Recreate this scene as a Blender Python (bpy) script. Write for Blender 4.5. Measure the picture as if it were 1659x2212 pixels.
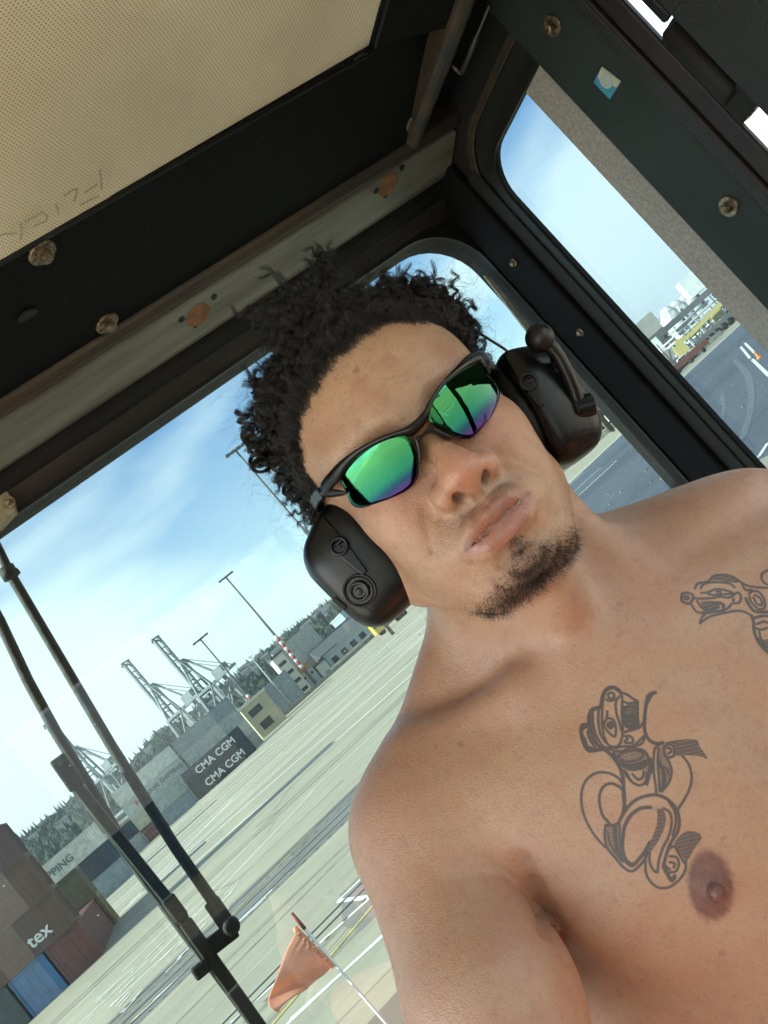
import bpy, bmesh, math, random
import numpy as np
from mathutils import Vector, Matrix, noise as mnoise

sc = bpy.context.scene
for o in list(bpy.data.objects): bpy.data.objects.remove(o)
COL = sc.collection
RND = random.Random(7)
NR = np.random.RandomState(11)

# ---------------------------------------------------------------- camera
H = 5.3                                   # eye height of the cab above the terminal yard
YAW, PITCH, ROLL = math.radians(20.5), math.radians(4.17), math.radians(41)
F, CXP, CYP = 1918.0, 829.5, 1106.0       # focal length and centre for a 1659 x 2212 picture
fwd = np.array([math.sin(YAW)*math.cos(PITCH), math.cos(YAW)*math.cos(PITCH), math.sin(PITCH)])
r0 = np.array([math.cos(YAW), -math.sin(YAW), 0.0]); u0 = np.cross(r0, fwd)
camx = math.cos(ROLL)*r0 - math.sin(ROLL)*u0
camy = math.sin(ROLL)*r0 + math.cos(ROLL)*u0
CAMP = np.array([0, 0, H])
cam_d = bpy.data.cameras.new('camera'); cam = bpy.data.objects.new('camera', cam_d); COL.objects.link(cam)
cam.matrix_world = Matrix(((camx[0], camy[0], -fwd[0], 0), (camx[1], camy[1], -fwd[1], 0), (camx[2], camy[2], -fwd[2], H), (0, 0, 0, 1)))
cam_d.sensor_fit = 'VERTICAL'; cam_d.sensor_height = 24.0; cam_d.lens = 24.0*F/2212.0
cam_d.clip_start = 0.02; cam_d.clip_end = 6000
sc.camera = cam

# ---------------------------------------------------------------- sky and sun
SKYLOC = (0.0, 0.1, 0.2)
SUN_AZ, SUN_EL = math.radians(-86), math.radians(32)      # azimuth from +Y towards +X
world = bpy.data.worlds.new('World'); sc.world = world; world.use_nodes = True
def build_sky():
    nt = world.node_tree; N = nt.nodes; L = nt.links; N.clear()
    out = N.new('ShaderNodeOutputWorld'); bg = N.new('ShaderNodeBackground'); sky = N.new('ShaderNodeTexSky')
    sky.sky_type = 'NISHITA'; sky.sun_disc = False; sky.sun_elevation = SUN_EL; sky.sun_rotation = SUN_AZ
    sky.air_density = 1.0; sky.dust_density = 0.5; sky.ozone_density = 1.5
    tc = N.new('ShaderNodeTexCoord')
    mp = N.new('ShaderNodeMapping'); mp.vector_type = 'POINT'
    mp.inputs['Rotation'].default_value = (math.radians(8), math.radians(20), math.radians(-30)); mp.inputs['Scale'].default_value = (1.0, 1.0, 3.2)
    mp.inputs['Location'].default_value = SKYLOC
    n1 = N.new('ShaderNodeTexNoise'); n1.inputs['Scale'].default_value = 1.55; n1.inputs['Detail'].default_value = 5; n1.inputs['Roughness'].default_value = 0.48; n1.inputs['Distortion'].default_value = 0.35
    rp = N.new('ShaderNodeValToRGB'); e = rp.color_ramp.elements; e[0].position = 0.43; e[0].color = (0, 0, 0, 1); e[1].position = 0.56; e[1].color = (1, 1, 1, 1)
    sep = N.new('ShaderNodeSeparateXYZ')
    hz = N.new('ShaderNodeMapRange'); hz.inputs['From Min'].default_value = 0.30; hz.inputs['From Max'].default_value = 0.0
    mx = N.new('ShaderNodeMath'); mx.operation = 'MULTIPLY_ADD'; mx.inputs[1].default_value = 0.50
    ad = N.new('ShaderNodeMath'); ad.operation = 'MULTIPLY'; ad.inputs[1].default_value = 0.80; ad.use_clamp = True
    mix = N.new('ShaderNodeMix'); mix.data_type = 'RGBA'; mix.inputs['B'].default_value = (5.6, 5.9, 5.9, 1)
    L.new(tc.outputs['Generated'], mp.inputs['Vector']); L.new(mp.outputs[0], n1.inputs['Vector']); L.new(n1.outputs['Fac'], rp.inputs[0])
    L.new(tc.outputs['Generated'], sep.inputs[0]); L.new(sep.outputs['Z'], hz.inputs['Value'])
    L.new(hz.outputs[0], mx.inputs[0]); L.new(rp.outputs[0], mx.inputs[2]); L.new(mx.outputs[0], ad.inputs[0])
    hs = N.new('ShaderNodeHueSaturation'); hs.inputs['Saturation'].default_value = 1.18; hs.inputs['Value'].default_value = .88; L.new(sky.outputs[0], hs.inputs['Color'])
    L.new(ad.outputs[0], mix.inputs['Factor']); L.new(hs.outputs[0], mix.inputs['A']); L.new(mix.outputs['Result'], bg.inputs['Color'])
    bg.inputs['Strength'].default_value = 0.12
    L.new(bg.outputs[0], out.inputs['Surface'])
build_sky()
sun_d = bpy.data.lights.new('sun', 'SUN'); sun_d.energy = 5.0; sun_d.angle = math.radians(0.55); sun_d.color = (1.0, 0.93, 0.82)
sun = bpy.data.objects.new('sun', sun_d); COL.objects.link(sun)
sdir = Vector((math.sin(SUN_AZ)*math.cos(SUN_EL), math.cos(SUN_AZ)*math.cos(SUN_EL), math.sin(SUN_EL)))
sun.rotation_euler = sdir.to_track_quat('Z', 'Y').to_euler(); sun.location = (-20, 0, 40)

vs = sc.view_settings; vs.view_transform = 'Standard'; vs.look = 'None'; vs.gamma = 1; vs.use_curve_mapping = False
vs.exposure = 2.82
sc.cycles.use_denoising = True
sc.cycles.max_bounces = 8; sc.cycles.diffuse_bounces = 4; sc.cycles.glossy_bounces = 4; sc.cycles.transparent_max_bounces = 24
sc.cycles.caustics_reflective = False; sc.cycles.caustics_refractive = False
sc.cycles.sample_clamp_indirect = 6

# ---------------------------------------------------------------- helpers
def ray(x, y): return fwd + camx*(x-CXP)/F - camy*(y-CYP)/F
def on(x, y, axis, v):                    # where the sight line of a photo point meets the plane axis = v (relative to the eye)
    r = ray(x, y); return CAMP + r*(v/r[axis])
def gnd(x, y, z=0.0):
    r = ray(x, y); return CAMP + r*((z-H)/r[2])
def link(o, parent=None):
    COL.objects.link(o)
    if parent is not None: o.parent = parent
    return o
def empty(name, loc, label=None, cat=None, group=None, rz=0):
    o = bpy.data.objects.new(name, None); COL.objects.link(o); o.location = loc; o.rotation_euler = (0, 0, rz); o.empty_display_size = .05
    tag(o, label, cat, group); return o
def tag(o, label=None, cat=None, group=None, kind=None):
    if label: o['label'] = label
    if cat: o['category'] = cat
    if group: o['group'] = group
    if kind: o['kind'] = kind
    return o

def text_mesh(t, size, ext, mm, parent, loc, rot, align='LEFT', name='lettering'):
    cu = bpy.data.curves.new('t', 'FONT'); cu.body = t; cu.size = size; cu.extrude = ext; cu.align_x = align; cu.offset = size*.018; cu.resolution_u = 3
    q = bpy.data.objects.new('t', cu); COL.objects.link(q); bpy.context.view_layer.update()
    me_ = bpy.data.meshes.new_from_object(q.evaluated_get(bpy.context.evaluated_depsgraph_get())); bpy.data.objects.remove(q); me_.materials.clear(); me_.materials.append(mm)
    o = bpy.data.objects.new(name, me_); link(o, parent); o.location = loc; o.rotation_euler = rot; return o
class MB:
    def __init__(s): s.v = []; s.f = []; s.m = []; s.sm = []; s.mi = 0; s.smooth = False
    def add(s, vs_, fs_):
        n = len(s.v); s.v += [tuple(map(float, v)) for v in vs_]
        for f in fs_: s.f.append(tuple(i+n for i in f)); s.m.append(s.mi); s.sm.append(s.smooth)
        return s
    def box(s, c, d, R=None):
        c = np.array(c, float); h = np.array(d, float)/2
        P = np.array([[x, y, z] for x in (-1, 1) for y in (-1, 1) for z in (-1, 1)])*h
        if R is not None: P = P @ np.array(R).T
        return s.add(P+c, [(0, 1, 3, 2), (4, 6, 7, 5), (0, 4, 5, 1), (2, 3, 7, 6), (0, 2, 6, 4), (1, 5, 7, 3)])
    def hexa(s, lo, hi): # two quads, same winding
        return s.add(list(lo)+list(hi), [(3, 2, 1, 0), (4, 5, 6, 7), (0, 1, 5, 4), (1, 2, 6, 5), (2, 3, 7, 6), (3, 0, 4, 7)])
    def beam(s, p, q, w, h=None, up=(0, 0, 1)):
        p = np.array(p, float); q = np.array(q, float); h = w if h is None else h
        a = q-p; L = np.linalg.norm(a)
        if L < 1e-9: return s
        a /= L; u = np.array(up, float)
        if abs(a@u) > .98: u = np.array([1., 0, 0])
        x = np.cross(a, u); x /= np.linalg.norm(x); y = np.cross(x, a)
        lo = [p-x*w/2-y*h/2, p+x*w/2-y*h/2, p+x*w/2+y*h/2, p-x*w/2+y*h/2]
        return s.hexa(lo, [v+a*L for v in lo])
    def tube(s, pts, r, n=10, caps=True):
        P = np.array(pts, float); m = len(P); R_ = np.full(m, r, float) if np.isscalar(r) else np.array(r, float)
        T = np.gradient(P, axis=0); T /= np.linalg.norm(T, axis=1)[:, None]+1e-12
        u = np.array([0, 0, 1.]) if abs(T[0][2]) < .9 else np.array([1., 0, 0]); x = np.cross(T[0], u); x /= np.linalg.norm(x)
        V = []
        for i in range(m):
            x = x-T[i]*(x@T[i]); x /= np.linalg.norm(x); y = np.cross(T[i], x)
            for k in range(n):
                a = 2*math.pi*k/n; V.append(P[i]+R_[i]*(x*math.cos(a)+y*math.sin(a)))
        Fc = [(i*n+k, i*n+(k+1) % n, (i+1)*n+(k+1) % n, (i+1)*n+k) for i in range(m-1) for k in range(n)]
        if caps: Fc += [tuple(range(n))[::-1], tuple((m-1)*n+k for k in range(n))]
        return s.add(V, Fc)
    def lathe(s, c, axis, prof, n=24):        # prof: (r, t) along the axis
        c = np.array(c, float); a = np.array(axis, float); a /= np.linalg.norm(a)
        u = np.array([0, 0, 1.]) if abs(a[2]) < .9 else np.array([1., 0, 0]); x = np.cross(a, u); x /= np.linalg.norm(x); y = np.cross(a, x)
        V = [c+a*t+max(r, 1e-6)*(x*math.cos(2*math.pi*k/n)+y*math.sin(2*math.pi*k/n)) for r, t in prof for k in range(n)]
        m = len(prof)
        Fc = [(i*n+k, i*n+(k+1) % n, (i+1)*n+(k+1) % n, (i+1)*n+k) for i in range(m-1) for k in range(n)]
        Fc += [tuple(range(n))[::-1], tuple((m-1)*n+k for k in range(n))]
        return s.add(V, Fc)
    def grid(s, P):                            # P[i][j] points
        m, n = len(P), len(P[0]); V = [p for row in P for p in row]
        return s.add(V, [(i*n+j, i*n+j+1, (i+1)*n+j+1, (i+1)*n+j) for i in range(m-1) for j in range(n-1)])
    def prism(s, poly, axis_vec):
        n = len(poly); poly = [np.array(p, float) for p in poly]; a = np.array(axis_vec, float)
        return s.add(poly+[p+a for p in poly], [tuple(range(n))[::-1], tuple(range(n, 2*n))]+[(i, (i+1) % n, n+(i+1) % n, n+i) for i in range(n)])
    def build(s, name, mats, parent=None, bevel=0, local=None, seg=2, auto=False):
        me = bpy.data.meshes.new(name); V = np.array(s.v, float)
        if local is not None: V = V-np.array(local, float)
        me.from_pydata(V.tolist(), [], s.f)
        for m in (mats if isinstance(mats, (list, tuple)) else [mats]): me.materials.append(m)
        me.polygons.foreach_set('material_index', s.m); me.polygons.foreach_set('use_smooth', s.sm)
        bm = bmesh.new(); bm.from_mesh(me); bmesh.ops.recalc_face_normals(bm, faces=bm.faces); bm.to_mesh(me); bm.free()
        me.update(); o = bpy.data.objects.new(name, me); link(o, parent)
        if local is not None and parent is None: o.location = local
        if bevel:
            b = o.modifiers.new('bevel', 'BEVEL'); b.width = bevel; b.segments = seg; b.limit_method = 'ANGLE'; b.angle_limit = math.radians(40)
        return o
def copy_tree(o, parent=None):
    c = o.copy(); COL.objects.link(c); c.parent = parent
    for ch in list(o.children): copy_tree(ch, c)
    return c

MATS = {}
def mat(name, col, rough=.6, metal=0., noise_amt=0., noise_scale=8., col2=None, bump=0., bump_scale=60., spec=.5, coat=0., detail=5., stretch=None, ramp=(.35, .65), coords='Object', trans=0.):
    if name in MATS: return MATS[name]
    m = bpy.data.materials.new(name); m.use_nodes = True; N = m.node_tree.nodes; L = m.node_tree.links; b = N['Principled BSDF']
    b.inputs['Base Color'].default_value = (*col, 1); b.inputs['Roughness'].default_value = rough; b.inputs['Metallic'].default_value = metal
    b.inputs['Specular IOR Level'].default_value = spec; b.inputs['Coat Weight'].default_value = coat
    tc = N.new('ShaderNodeTexCoord'); mp = N.new('ShaderNodeMapping'); L.new(tc.outputs[coords], mp.inputs[0])
    if stretch: mp.inputs['Scale'].default_value = stretch
    if col2 is not None:
        n = N.new('ShaderNodeTexNoise'); n.inputs['Scale'].default_value = noise_scale; n.inputs['Detail'].default_value = detail; n.inputs['Roughness'].default_value = .6
        L.new(mp.outputs[0], n.inputs['Vector'])
        r = N.new('ShaderNodeMapRange'); r.inputs['From Min'].default_value = ramp[0]; r.inputs['From Max'].default_value = ramp[1]; L.new(n.outputs['Fac'], r.inputs[0])
        x = N.new('ShaderNodeMix'); x.data_type = 'RGBA'; x.inputs['A'].default_value = (*col, 1); x.inputs['B'].default_value = (*col2, 1)
        L.new(r.outputs[0], x.inputs['Factor']); L.new(x.outputs['Result'], b.inputs['Base Color'])
    if bump:
        n2 = N.new('ShaderNodeTexNoise'); n2.inputs['Scale'].default_value = bump_scale; n2.inputs['Detail'].default_value = 4; L.new(mp.outputs[0], n2.inputs['Vector'])
        bp = N.new('ShaderNodeBump'); bp.inputs['Strength'].default_value = 1.0; bp.inputs['Distance'].default_value = bump; L.new(n2.outputs['Fac'], bp.inputs['Height']); L.new(bp.outputs[0], b.inputs['Normal'])
    MATS[name] = m; return m
GLASS_TINT = (.196, .250, .245); GLASS_TINT2 = (.158, .208, .220)
def smooth_path(p, n=5):
    p = np.array(p, float); out = []
    for i in range(len(p)-1):
        a, b, c, d = p[max(i-1, 0)], p[i], p[i+1], p[min(i+2, len(p)-1)]
        for k in range(n):
            t = k/n; out.append(.5*((2*b)+(-a+c)*t+(2*a-5*b+4*c-d)*t*t+(-a+3*b-3*c+d)*t**3))
    out.append(p[-1]); return np.array(out)
# ================================================================ the operator's cab (everything relative to the eye, world z = H)
cabo = np.array((0., 1.0, H-1.3))
cab = empty('operator_cab', cabo, 'black steel vehicle cab with beige headliner and bolted beams enclosing the man', 'vehicle cab')
def CP(*p): return np.array(p, float)+CAMP-cabo
def cbox(m, x0, x1, y0, y1, z0, z1): m.box(CP((x0+x1)/2, (y0+y1)/2, (z0+z1)/2), (abs(x1-x0), abs(y1-y0), abs(z1-z0))); return m
def speck(name, col, specks, scale, th, rough=.5, bump=.0004, bscale=300, big=None):
    # paint with small scattered chips or dust specks
    m = mat(name, col, rough=rough, bump=bump, bump_scale=bscale, col2=big or tuple(c*1.5 for c in col), noise_scale=6, ramp=(.4, .7))
    N = m.node_tree.nodes; L = m.node_tree.links; B = N['Principled BSDF']; B.inputs['Specular IOR Level'].default_value = .12; src = B.inputs['Base Color'].links[0].from_socket
    tc = [n for n in N if n.type == 'MAPPING'][0]
    v = N.new('ShaderNodeTexVoronoi'); v.inputs['Scale'].default_value = scale; L.new(tc.outputs[0], v.inputs['Vector'])
    n = N.new('ShaderNodeTexNoise'); n.inputs['Scale'].default_value = scale*.10; n.inputs['Detail'].default_value = 2; L.new(tc.outputs[0], n.inputs['Vector'])
    r1 = N.new('ShaderNodeMapRange'); r1.inputs['From Min'].default_value = th; r1.inputs['From Max'].default_value = th*.6; L.new(v.outputs['Distance'], r1.inputs[0])
    r2 = N.new('ShaderNodeMapRange'); r2.inputs['From Min'].default_value = .52; r2.inputs['From Max'].default_value = .66; L.new(n.outputs['Fac'], r2.inputs[0])
    mu = N.new('ShaderNodeMath'); mu.operation = 'MULTIPLY'; L.new(r1.outputs[0], mu.inputs[0]); L.new(r2.outputs[0], mu.inputs[1])
    x = N.new('ShaderNodeMix'); x.data_type = 'RGBA'; L.new(mu.outputs[0], x.inputs['Factor']); L.new(src, x.inputs['A']); x.inputs['B'].default_value = (*specks, 1); L.new(x.outputs['Result'], B.inputs['Base Color'])
    return m
# every plate keeps a low sheen
M_black = speck('black_chipped_paint', (.0028, .0033, .0038), (.10, .07, .045), 150, .13, rough=.7)
M_dark = mat('dark_paint', (.005, .0052, .0055), rough=.6, spec=.3, bump=.0003, bump_scale=200, col2=(.010, .0095, .009), noise_scale=9)
M_rub = mat('rubber_seal', (.0045, .0045, .0045), rough=.45, spec=.35, bump=.0002, bump_scale=300)
M_green = mat('grey_green_paint', (.165, .170, .145), rough=.33, col2=(.080, .070, .052), noise_scale=14, ramp=(.42, .72), bump=.0004, bump_scale=260, stretch=(.35, 3, 3))
M_brown = mat('rusty_brown_paint', (.014, .0115, .010), rough=.5, col2=(.042, .026, .015), noise_scale=16, bump=.0006, bump_scale=220, stretch=(.3, 3, 3))
M_teal = speck('dark_teal_paint', (.024, .034, .035), (.008, .010, .010), 70, .12, rough=.5, big=(.034, .046, .046))
M_leather = mat('textured_vinyl', (.008, .0085, .009), rough=.5, bump=.0012, bump_scale=420)
M_purple = mat('brown_vinyl_edge', (.012, .009, .010), rough=.5, spec=.35, col2=(.022, .014, .014), noise_scale=20)
M_rust = mat('rusty_plug', (.24, .12, .055), rough=.85, col2=(.15, .075, .035), noise_scale=70, bump=.0006, bump_scale=300)
M_bolt = mat('tarnished_zinc', (.26, .22, .15), rough=.42, metal=.75, col2=(.09, .055, .03), noise_scale=190, ramp=(.42, .6), bump=.0005, bump_scale=400)
M_steel = mat('worn_steel', (.07, .065, .055), rough=.4, metal=.7)

# headliner: perforated vinyl, softly sagging
hl = bpy.data.materials.new('perforated_beige_vinyl'); hl.use_nodes = True; N = hl.node_tree.nodes; L = hl.node_tree.links; B = N['Principled BSDF']
B.inputs['Roughness'].default_value = .72; B.inputs['Specular IOR Level'].default_value = .35
tc = N.new('ShaderNodeTexCoord'); mp = N.new('ShaderNodeMapping'); L.new(tc.outputs['Object'], mp.inputs[0]); mp.inputs['Rotation'].default_value = (0, 0, math.radians(52)); mp.inputs['Scale'].default_value = (300, 350, 1)
s1 = N.new('ShaderNodeSeparateXYZ'); L.new(mp.outputs[0], s1.inputs[0])
def mth(op, a, b=None, c=None):
    n = N.new('ShaderNodeMath'); n.operation = op
    for i, v in enumerate((a, b, c)):
        if v is None: continue
        if isinstance(v, (int, float)): n.inputs[i].default_value = v
        else: L.new(v, n.inputs[i])
    return n.outputs[0]
row = mth('FLOOR', s1.outputs['Y']); off = mth('MULTIPLY', mth('MODULO', row, 2.0), .5)
fx = mth('SUBTRACT', mth('FRACT', mth('ADD', s1.outputs['X'], off)), .5); fy = mth('SUBTRACT', mth('FRACT', s1.outputs['Y']), .5)
rr = mth('SQRT', mth('ADD', mth('MULTIPLY', fx, fx), mth('MULTIPLY', fy, fy)))
hole = N.new('ShaderNodeMapRange'); hole.inputs['From Min'].default_value = .27; hole.inputs['From Max'].default_value = .17; L.new(rr, hole.inputs[0])
ns = N.new('ShaderNodeTexNoise'); ns.inputs['Scale'].default_value = 3.2; ns.inputs['Detail'].default_value = 5; L.new(tc.outputs['Object'], ns.inputs['Vector'])
r3 = N.new('ShaderNodeMapRange'); r3.inputs['From Min'].default_value = .42; r3.inputs['From Max'].default_value = .75; L.new(ns.outputs['Fac'], r3.inputs[0])
m1 = N.new('ShaderNodeMix'); m1.data_type = 'RGBA'; m1.inputs['A'].default_value = (.84, .78, .61, 1); m1.inputs['B'].default_value = (.60, .52, .37, 1); L.new(r3.outputs[0], m1.inputs['Factor'])
m2 = N.new('ShaderNodeMix'); m2.data_type = 'RGBA'; L.new(mth('MULTIPLY', hole.outputs[0], .62), m2.inputs['Factor']); L.new(m1.outputs['Result'], m2.inputs['A']); m2.inputs['B'].default_value = (.07, .055, .035, 1)
L.new(m2.outputs['Result'], B.inputs['Base Color'])
bp = N.new('ShaderNodeBump'); bp.inputs['Distance'].default_value = .0012; bp.invert = True; L.new(hole.outputs[0], bp.inputs['Height']); L.new(bp.outputs[0], B.inputs['Normal'])
m = MB(); m.smooth = True; nx, ny = 70, 70; G_ = []
for i in range(nx+1):
    row_ = []
    for j in range(ny+1):
        x = -.98+(.614+.98)*i/nx; y = -.95+(.748+.95)*j/ny; e = min((.614-x)/.05, (.748-y)/.05, 1); e = max(e, 0)
        z = .452-.006*(1-e)-.004*math.exp(-((y-.48-.28*(x-.2))/.035)**2)+.003*math.sin(x*5+1)*math.sin(y*6)
        row_.append(CP(x, y, z))
    G_.append(row_)
m.grid(G_); headliner = m.build('headliner', hl, cab)
# pencil marks on the headliner
Zp = lambda x, y: (.1814*x, 343.8+.1814*y)
m = MB()
for st in ([(0, 905), (60, 895), (200, 880)], [(250, 770), (250, 960)], [(300, 750), (390, 700), (520, 620)], [(520, 640), (565, 680), (545, 740), (390, 800)], [(660, 530), (690, 590), (690, 655)], [(760, 440), (880, 360), (915, 350), (905, 440), (885, 510)], [(1010, 400), (1160, 300)], [(950, 550), (1060, 490), (1180, 440)], [(1190, 130), (1205, 250), (1210, 360)]):
    pp = [on(*Zp(*q), 2, .4425)-cabo for q in smooth_path(st, 3)] if False else [on(*Zp(*q), 2, .4415)-cabo for q in st]
    for a, b in zip(pp[:-1], pp[1:]): m.beam(a, b, .0022, .0006)
m.build('pencil_marks', mat('pencil', (.42, .37, .28), rough=.9), headliner)
# roof skin above, walls outside
m = MB(); cbox(m, -1.02, .86, -1.0, 1.14, .47, .50); m.build('roof_panel', M_dark, cab, bevel=.01)
# bolted black plates round the headliner
m = MB(); m.hexa([CP(-.98, .740, .445), CP(.72, .740, .445), CP(.72, .926, .420), CP(-.98, .926, .420)], [CP(-.98, .740, .468), CP(.72, .740, .468), CP(.72, .926, .468), CP(-.98, .926, .468)]); plate = m.build('roof_plate', M_black, cab)
m = MB(); m.hexa([CP(.608, -.95, .4452), CP(.608, .7395, .4452), CP(.700, .7395, .4225), CP(.700, -.95, .4225)][::-1], [CP(.608, -.95, .468), CP(.608, .7395, .468), CP(.700, .7395, .468), CP(.700, -.95, .468)][::-1]); plate2 = m.build('roof_plate', M_black, cab)
m = MB(); m.smooth = True; m.tube([CP(.613, -.9, .4455), CP(.613, .742, .4455)], .0035, 8); m.tube([CP(-.97, .744, .4445), CP(.613, .744, .4445)], .0035, 8); m.build('headliner_piping', M_rub, cab)
# rolled edge, cove and lip over the back window
def strip(name, prof, x0, x1, mm, axis='x', bev=0):
    m = MB(); m.smooth = False
    a = [CP(x0, y, z) if axis == 'x' else CP(y, x0, z) for y, z in prof]; b = [CP(x1, y, z) if axis == 'x' else CP(y, x1, z) for y, z in prof]
    n = len(prof); m.add(a+b, [(i, (i+1) % n, n+(i+1) % n, n+i) for i in range(n)]+[tuple(range(n)), tuple(range(n, 2*n))[::-1]]); return m.build(name, mm, cab, bevel=bev)
strip('rolled_edge', [(.924, .440)]+[(.9365+.0125*math.cos(t), .4215+.0125*math.sin(t)) for t in np.linspace(math.pi*.98, math.pi*1.85, 9)]+[(.949, .440)], -.98, .80, M_brown)
cove = strip('cove_panel', [(.9492, .4100), (.9495, .4074), (.975, .4003), (1.000, .3935), (1.012, .3915), (1.022, .3922), (1.031, .3960), (1.031, .44), (.949, .44)], -.98, .79, M_green)
0
strip('groove_bar', [(1.0312, .386), (1.040, .3800), (1.052, .3790), (1.052, .44), (1.0312, .44)], -.98, .79, M_dark)
strip('window_header', [(1.0525, .3780), (1.060, .3705), (1.072, .3600), (1.076, .3570), (1.076, .46), (1.0525, .46)], -.98, .79, mat('brown_header', (.010, .0085, .008), rough=.6, col2=(.045, .028, .018), noise_scale=11, ramp=(.5, .75), bump=.0008, bump_scale=120, stretch=(.5, 3, 3)))
def hole_at(px, py, r, name, mm, parent, z=None):
    p0, p1 = np.array((.9495, .4073)), np.array((1.000, .3934)); rr_ = ray(px, py); s = (p1[1]-p0[1])/(p1[0]-p0[0]); t = (p0[1]-s*p0[0])/(rr_[2]-s*rr_[1]); c = CAMP+rr_*t-cabo
    n = np.array((0, s, -1.)); n /= np.linalg.norm(n); m = MB(); m.smooth = False; m.lathe(c, n, [(r, -.001), (r, .0008), (r*.97, .0011)], 30); return m.build(name, mm, parent), c, n
for px, py, a in ((428, 680, ((392, 690), (462, 641))), (838, 400, ((812, 412), (868, 362)))):
    o_, c, n = hole_at(px, py, .0170, 'round_plug', M_rust, cove)
    for q in a: hole_at(*q, .0042, 'screw_hole', M_rub, cove)
    hole_at(px-10+4, py+24, .0030, 'screw_hole', M_rub, cove)
def bolt(p, n, r, parent, dome=False):
    p = np.asarray(p, float); n = np.array(n, float); n /= np.linalg.norm(n); m = MB(); m.smooth = False
    m.lathe(p, n, [(r, -.001), (r, .0016), (r*.93, .0026), (r*.62, .0026)], 26)
    ux = np.cross(n, (.3, .5, .81)); ux /= np.linalg.norm(ux); uy = np.cross(n, ux)
    hx = [p+n*t+r*.54*(ux*math.cos(a)+uy*math.sin(a)) for t in (.002, .0088) for a in np.arange(6)*math.pi/3+.2]
    m.add(hx, [(0, 1, 2, 3, 4, 5), (6, 7, 8, 9, 10, 11)]+[(i, (i+1) % 6, 6+(i+1) % 6, 6+i) for i in range(6)])
    m.lathe(p+n*.0088, n, [(r*.44, -.001), (r*.42, .0012), (r*.30, .0018)], 18); return m.build('bolt', M_bolt, parent)
def zplate(y): return .445-(y-.740)/(.186)*.025
for px, py, y in ((90, 545, .755), (230, 697, .90), (895, 262, .898)):
    r_ = ray(px, py); t = (.445+.740*.025/.186)/(r_[2]+r_[1]*.025/.186); bolt(CAMP+r_*t-cabo, (0, -.13, -1), .0142, plate)
for px, py in ((60, 682), (775, 132)):
    r_ = ray(px, py); t = (.445+.740*.025/.186)/(r_[2]+r_[1]*.025/.186); m = MB(); m.lathe(CAMP+r_*t-cabo, (0, .13, -1), [(.011, -.001), (.011, .0008), (.010, .0012)] if px < 100 else [(.012, -.001), (.012, .001), (.008, .001), (.006, -.0005)], 24); m.build('blanking_disc', M_dark, plate)
# side rolled edge, recess and rod
strip('rolled_edge', [(.699, .440)]+[(.7120+.0130*math.cos(t), .4225+.0130*math.sin(t)) for t in np.linspace(math.pi*.98, math.pi*1.9, 9)]+[(.7255, .440)], -.95, .930, M_brown, axis='y')
m = MB(); cbox(m, .7256, .80, -.95, 1.06, .438, .466); m.build('side_recess', M_rub, cab)
m = MB(); m.smooth = True; m.tube([CP(.738, .712, .404), CP(.737, .752, .404), CP(.736, .757, .4035), CP(.735, .806, .403)], [.0018, .0018, .0034, .0030], 10); m.tube([CP(.735, .808, .403), CP(.735, .812, .440)], .0025, 8); m.build('gas_strut', M_steel, cab)

# wall slabs with rounded window openings
def rrect(x0, x1, z0, z1, r, n=8, rs=None):
    rs = rs or (r, r, r, r); out = []
    for (cx_, cz_, a0, q) in ((x1-rs[0], z1-rs[0], 0, rs[0]), (x0+rs[1], z1-rs[1], 90, rs[1]), (x0+rs[2], z0+rs[2], 180, rs[2]), (x1-rs[3], z0+rs[3], 270, rs[3])):
        for k in range(n+1): a = math.radians(a0+90*k/n); out.append((cx_+q*math.cos(a), cz_+q*math.sin(a)))
    return out
def ring_wall(name, inner, outer, d0, d1, axis, mm, bevel=.0):
    # inner and outer loops with the same count; thickness from d0 to d1 on the given axis
    n = len(inner); f = (lambda u, z, d: CP(u, d, z)) if axis == 1 else (lambda u, z, d: CP(d, u, z)); m = MB()
    Vv = [f(*p, d0) for p in inner]+[f(*p, d0) for p in outer]+[f(*p, d1) for p in inner]+[f(*p, d1) for p in outer]
    Fc = []
    for i in range(n):
        j = (i+1) % n; Fc += [(i, j, n+j, n+i), (2*n+i, 3*n+i, 3*n+j, 2*n+j), (i, 2*n+i, 2*n+j, j), (n+i, n+j, 3*n+j, 3*n+i)]
    m.add(Vv, Fc); return m.build(name, mm, cab, bevel=bevel)
def expand(loop, x0, x1, z0, z1):
    # push a rounded loop out to a rectangle
    out = []; n = len(loop)//4; h = n//2; sg = ((1, 1, 0), (-1, 1, 1), (-1, -1, 0), (1, -1, 1))
    for c in range(4):
        sx_, sz_, sw = sg[c]; X_ = x1 if sx_ > 0 else x0; Z_ = z1 if sz_ > 0 else z0
        for k in range(n):
            x, z = loop[c*n+k]; first = k < h
            if k == h: out.append((X_, Z_))
            elif first != bool(sw): out.append((X_, z))
            else: out.append((x, Z_))
    return out
BW = rrect(-.72, .7780, -.78, .3560, .085)
ring_wall('back_wall', BW, expand(BW, -.98, .7945, -1.25, .455), 1.0765, 1.112, 1, M_dark)
g1 = rrect(-.735, .793, -.795, .3700, .095)
ring_wall('back_window_seal', BW, g1, 1.0695, 1.0760, 1, M_rub)
SW = rrect(.70, .958, -.62, .3460, .055)
ring_wall('side_wall', SW, expand(SW, .64, 1.112, -1.25, .455), .795, .8015, 0, M_dark)
g2 = rrect(.686, .974, -.636, .362, .068)
ring_wall('side_window_seal', [(.002+a, b) for a, b in SW], g2, .7912, .7944, 0, M_rub)
g3_ = rrect(.69, .992, -.66, .385, .09); g4 = rrect(.68, 1.004, -.67, .397, .1)
ring_wall('pressed_rib', g3_, g4, .7900, .7944, 0, M_brown, bevel=.001)
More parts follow.
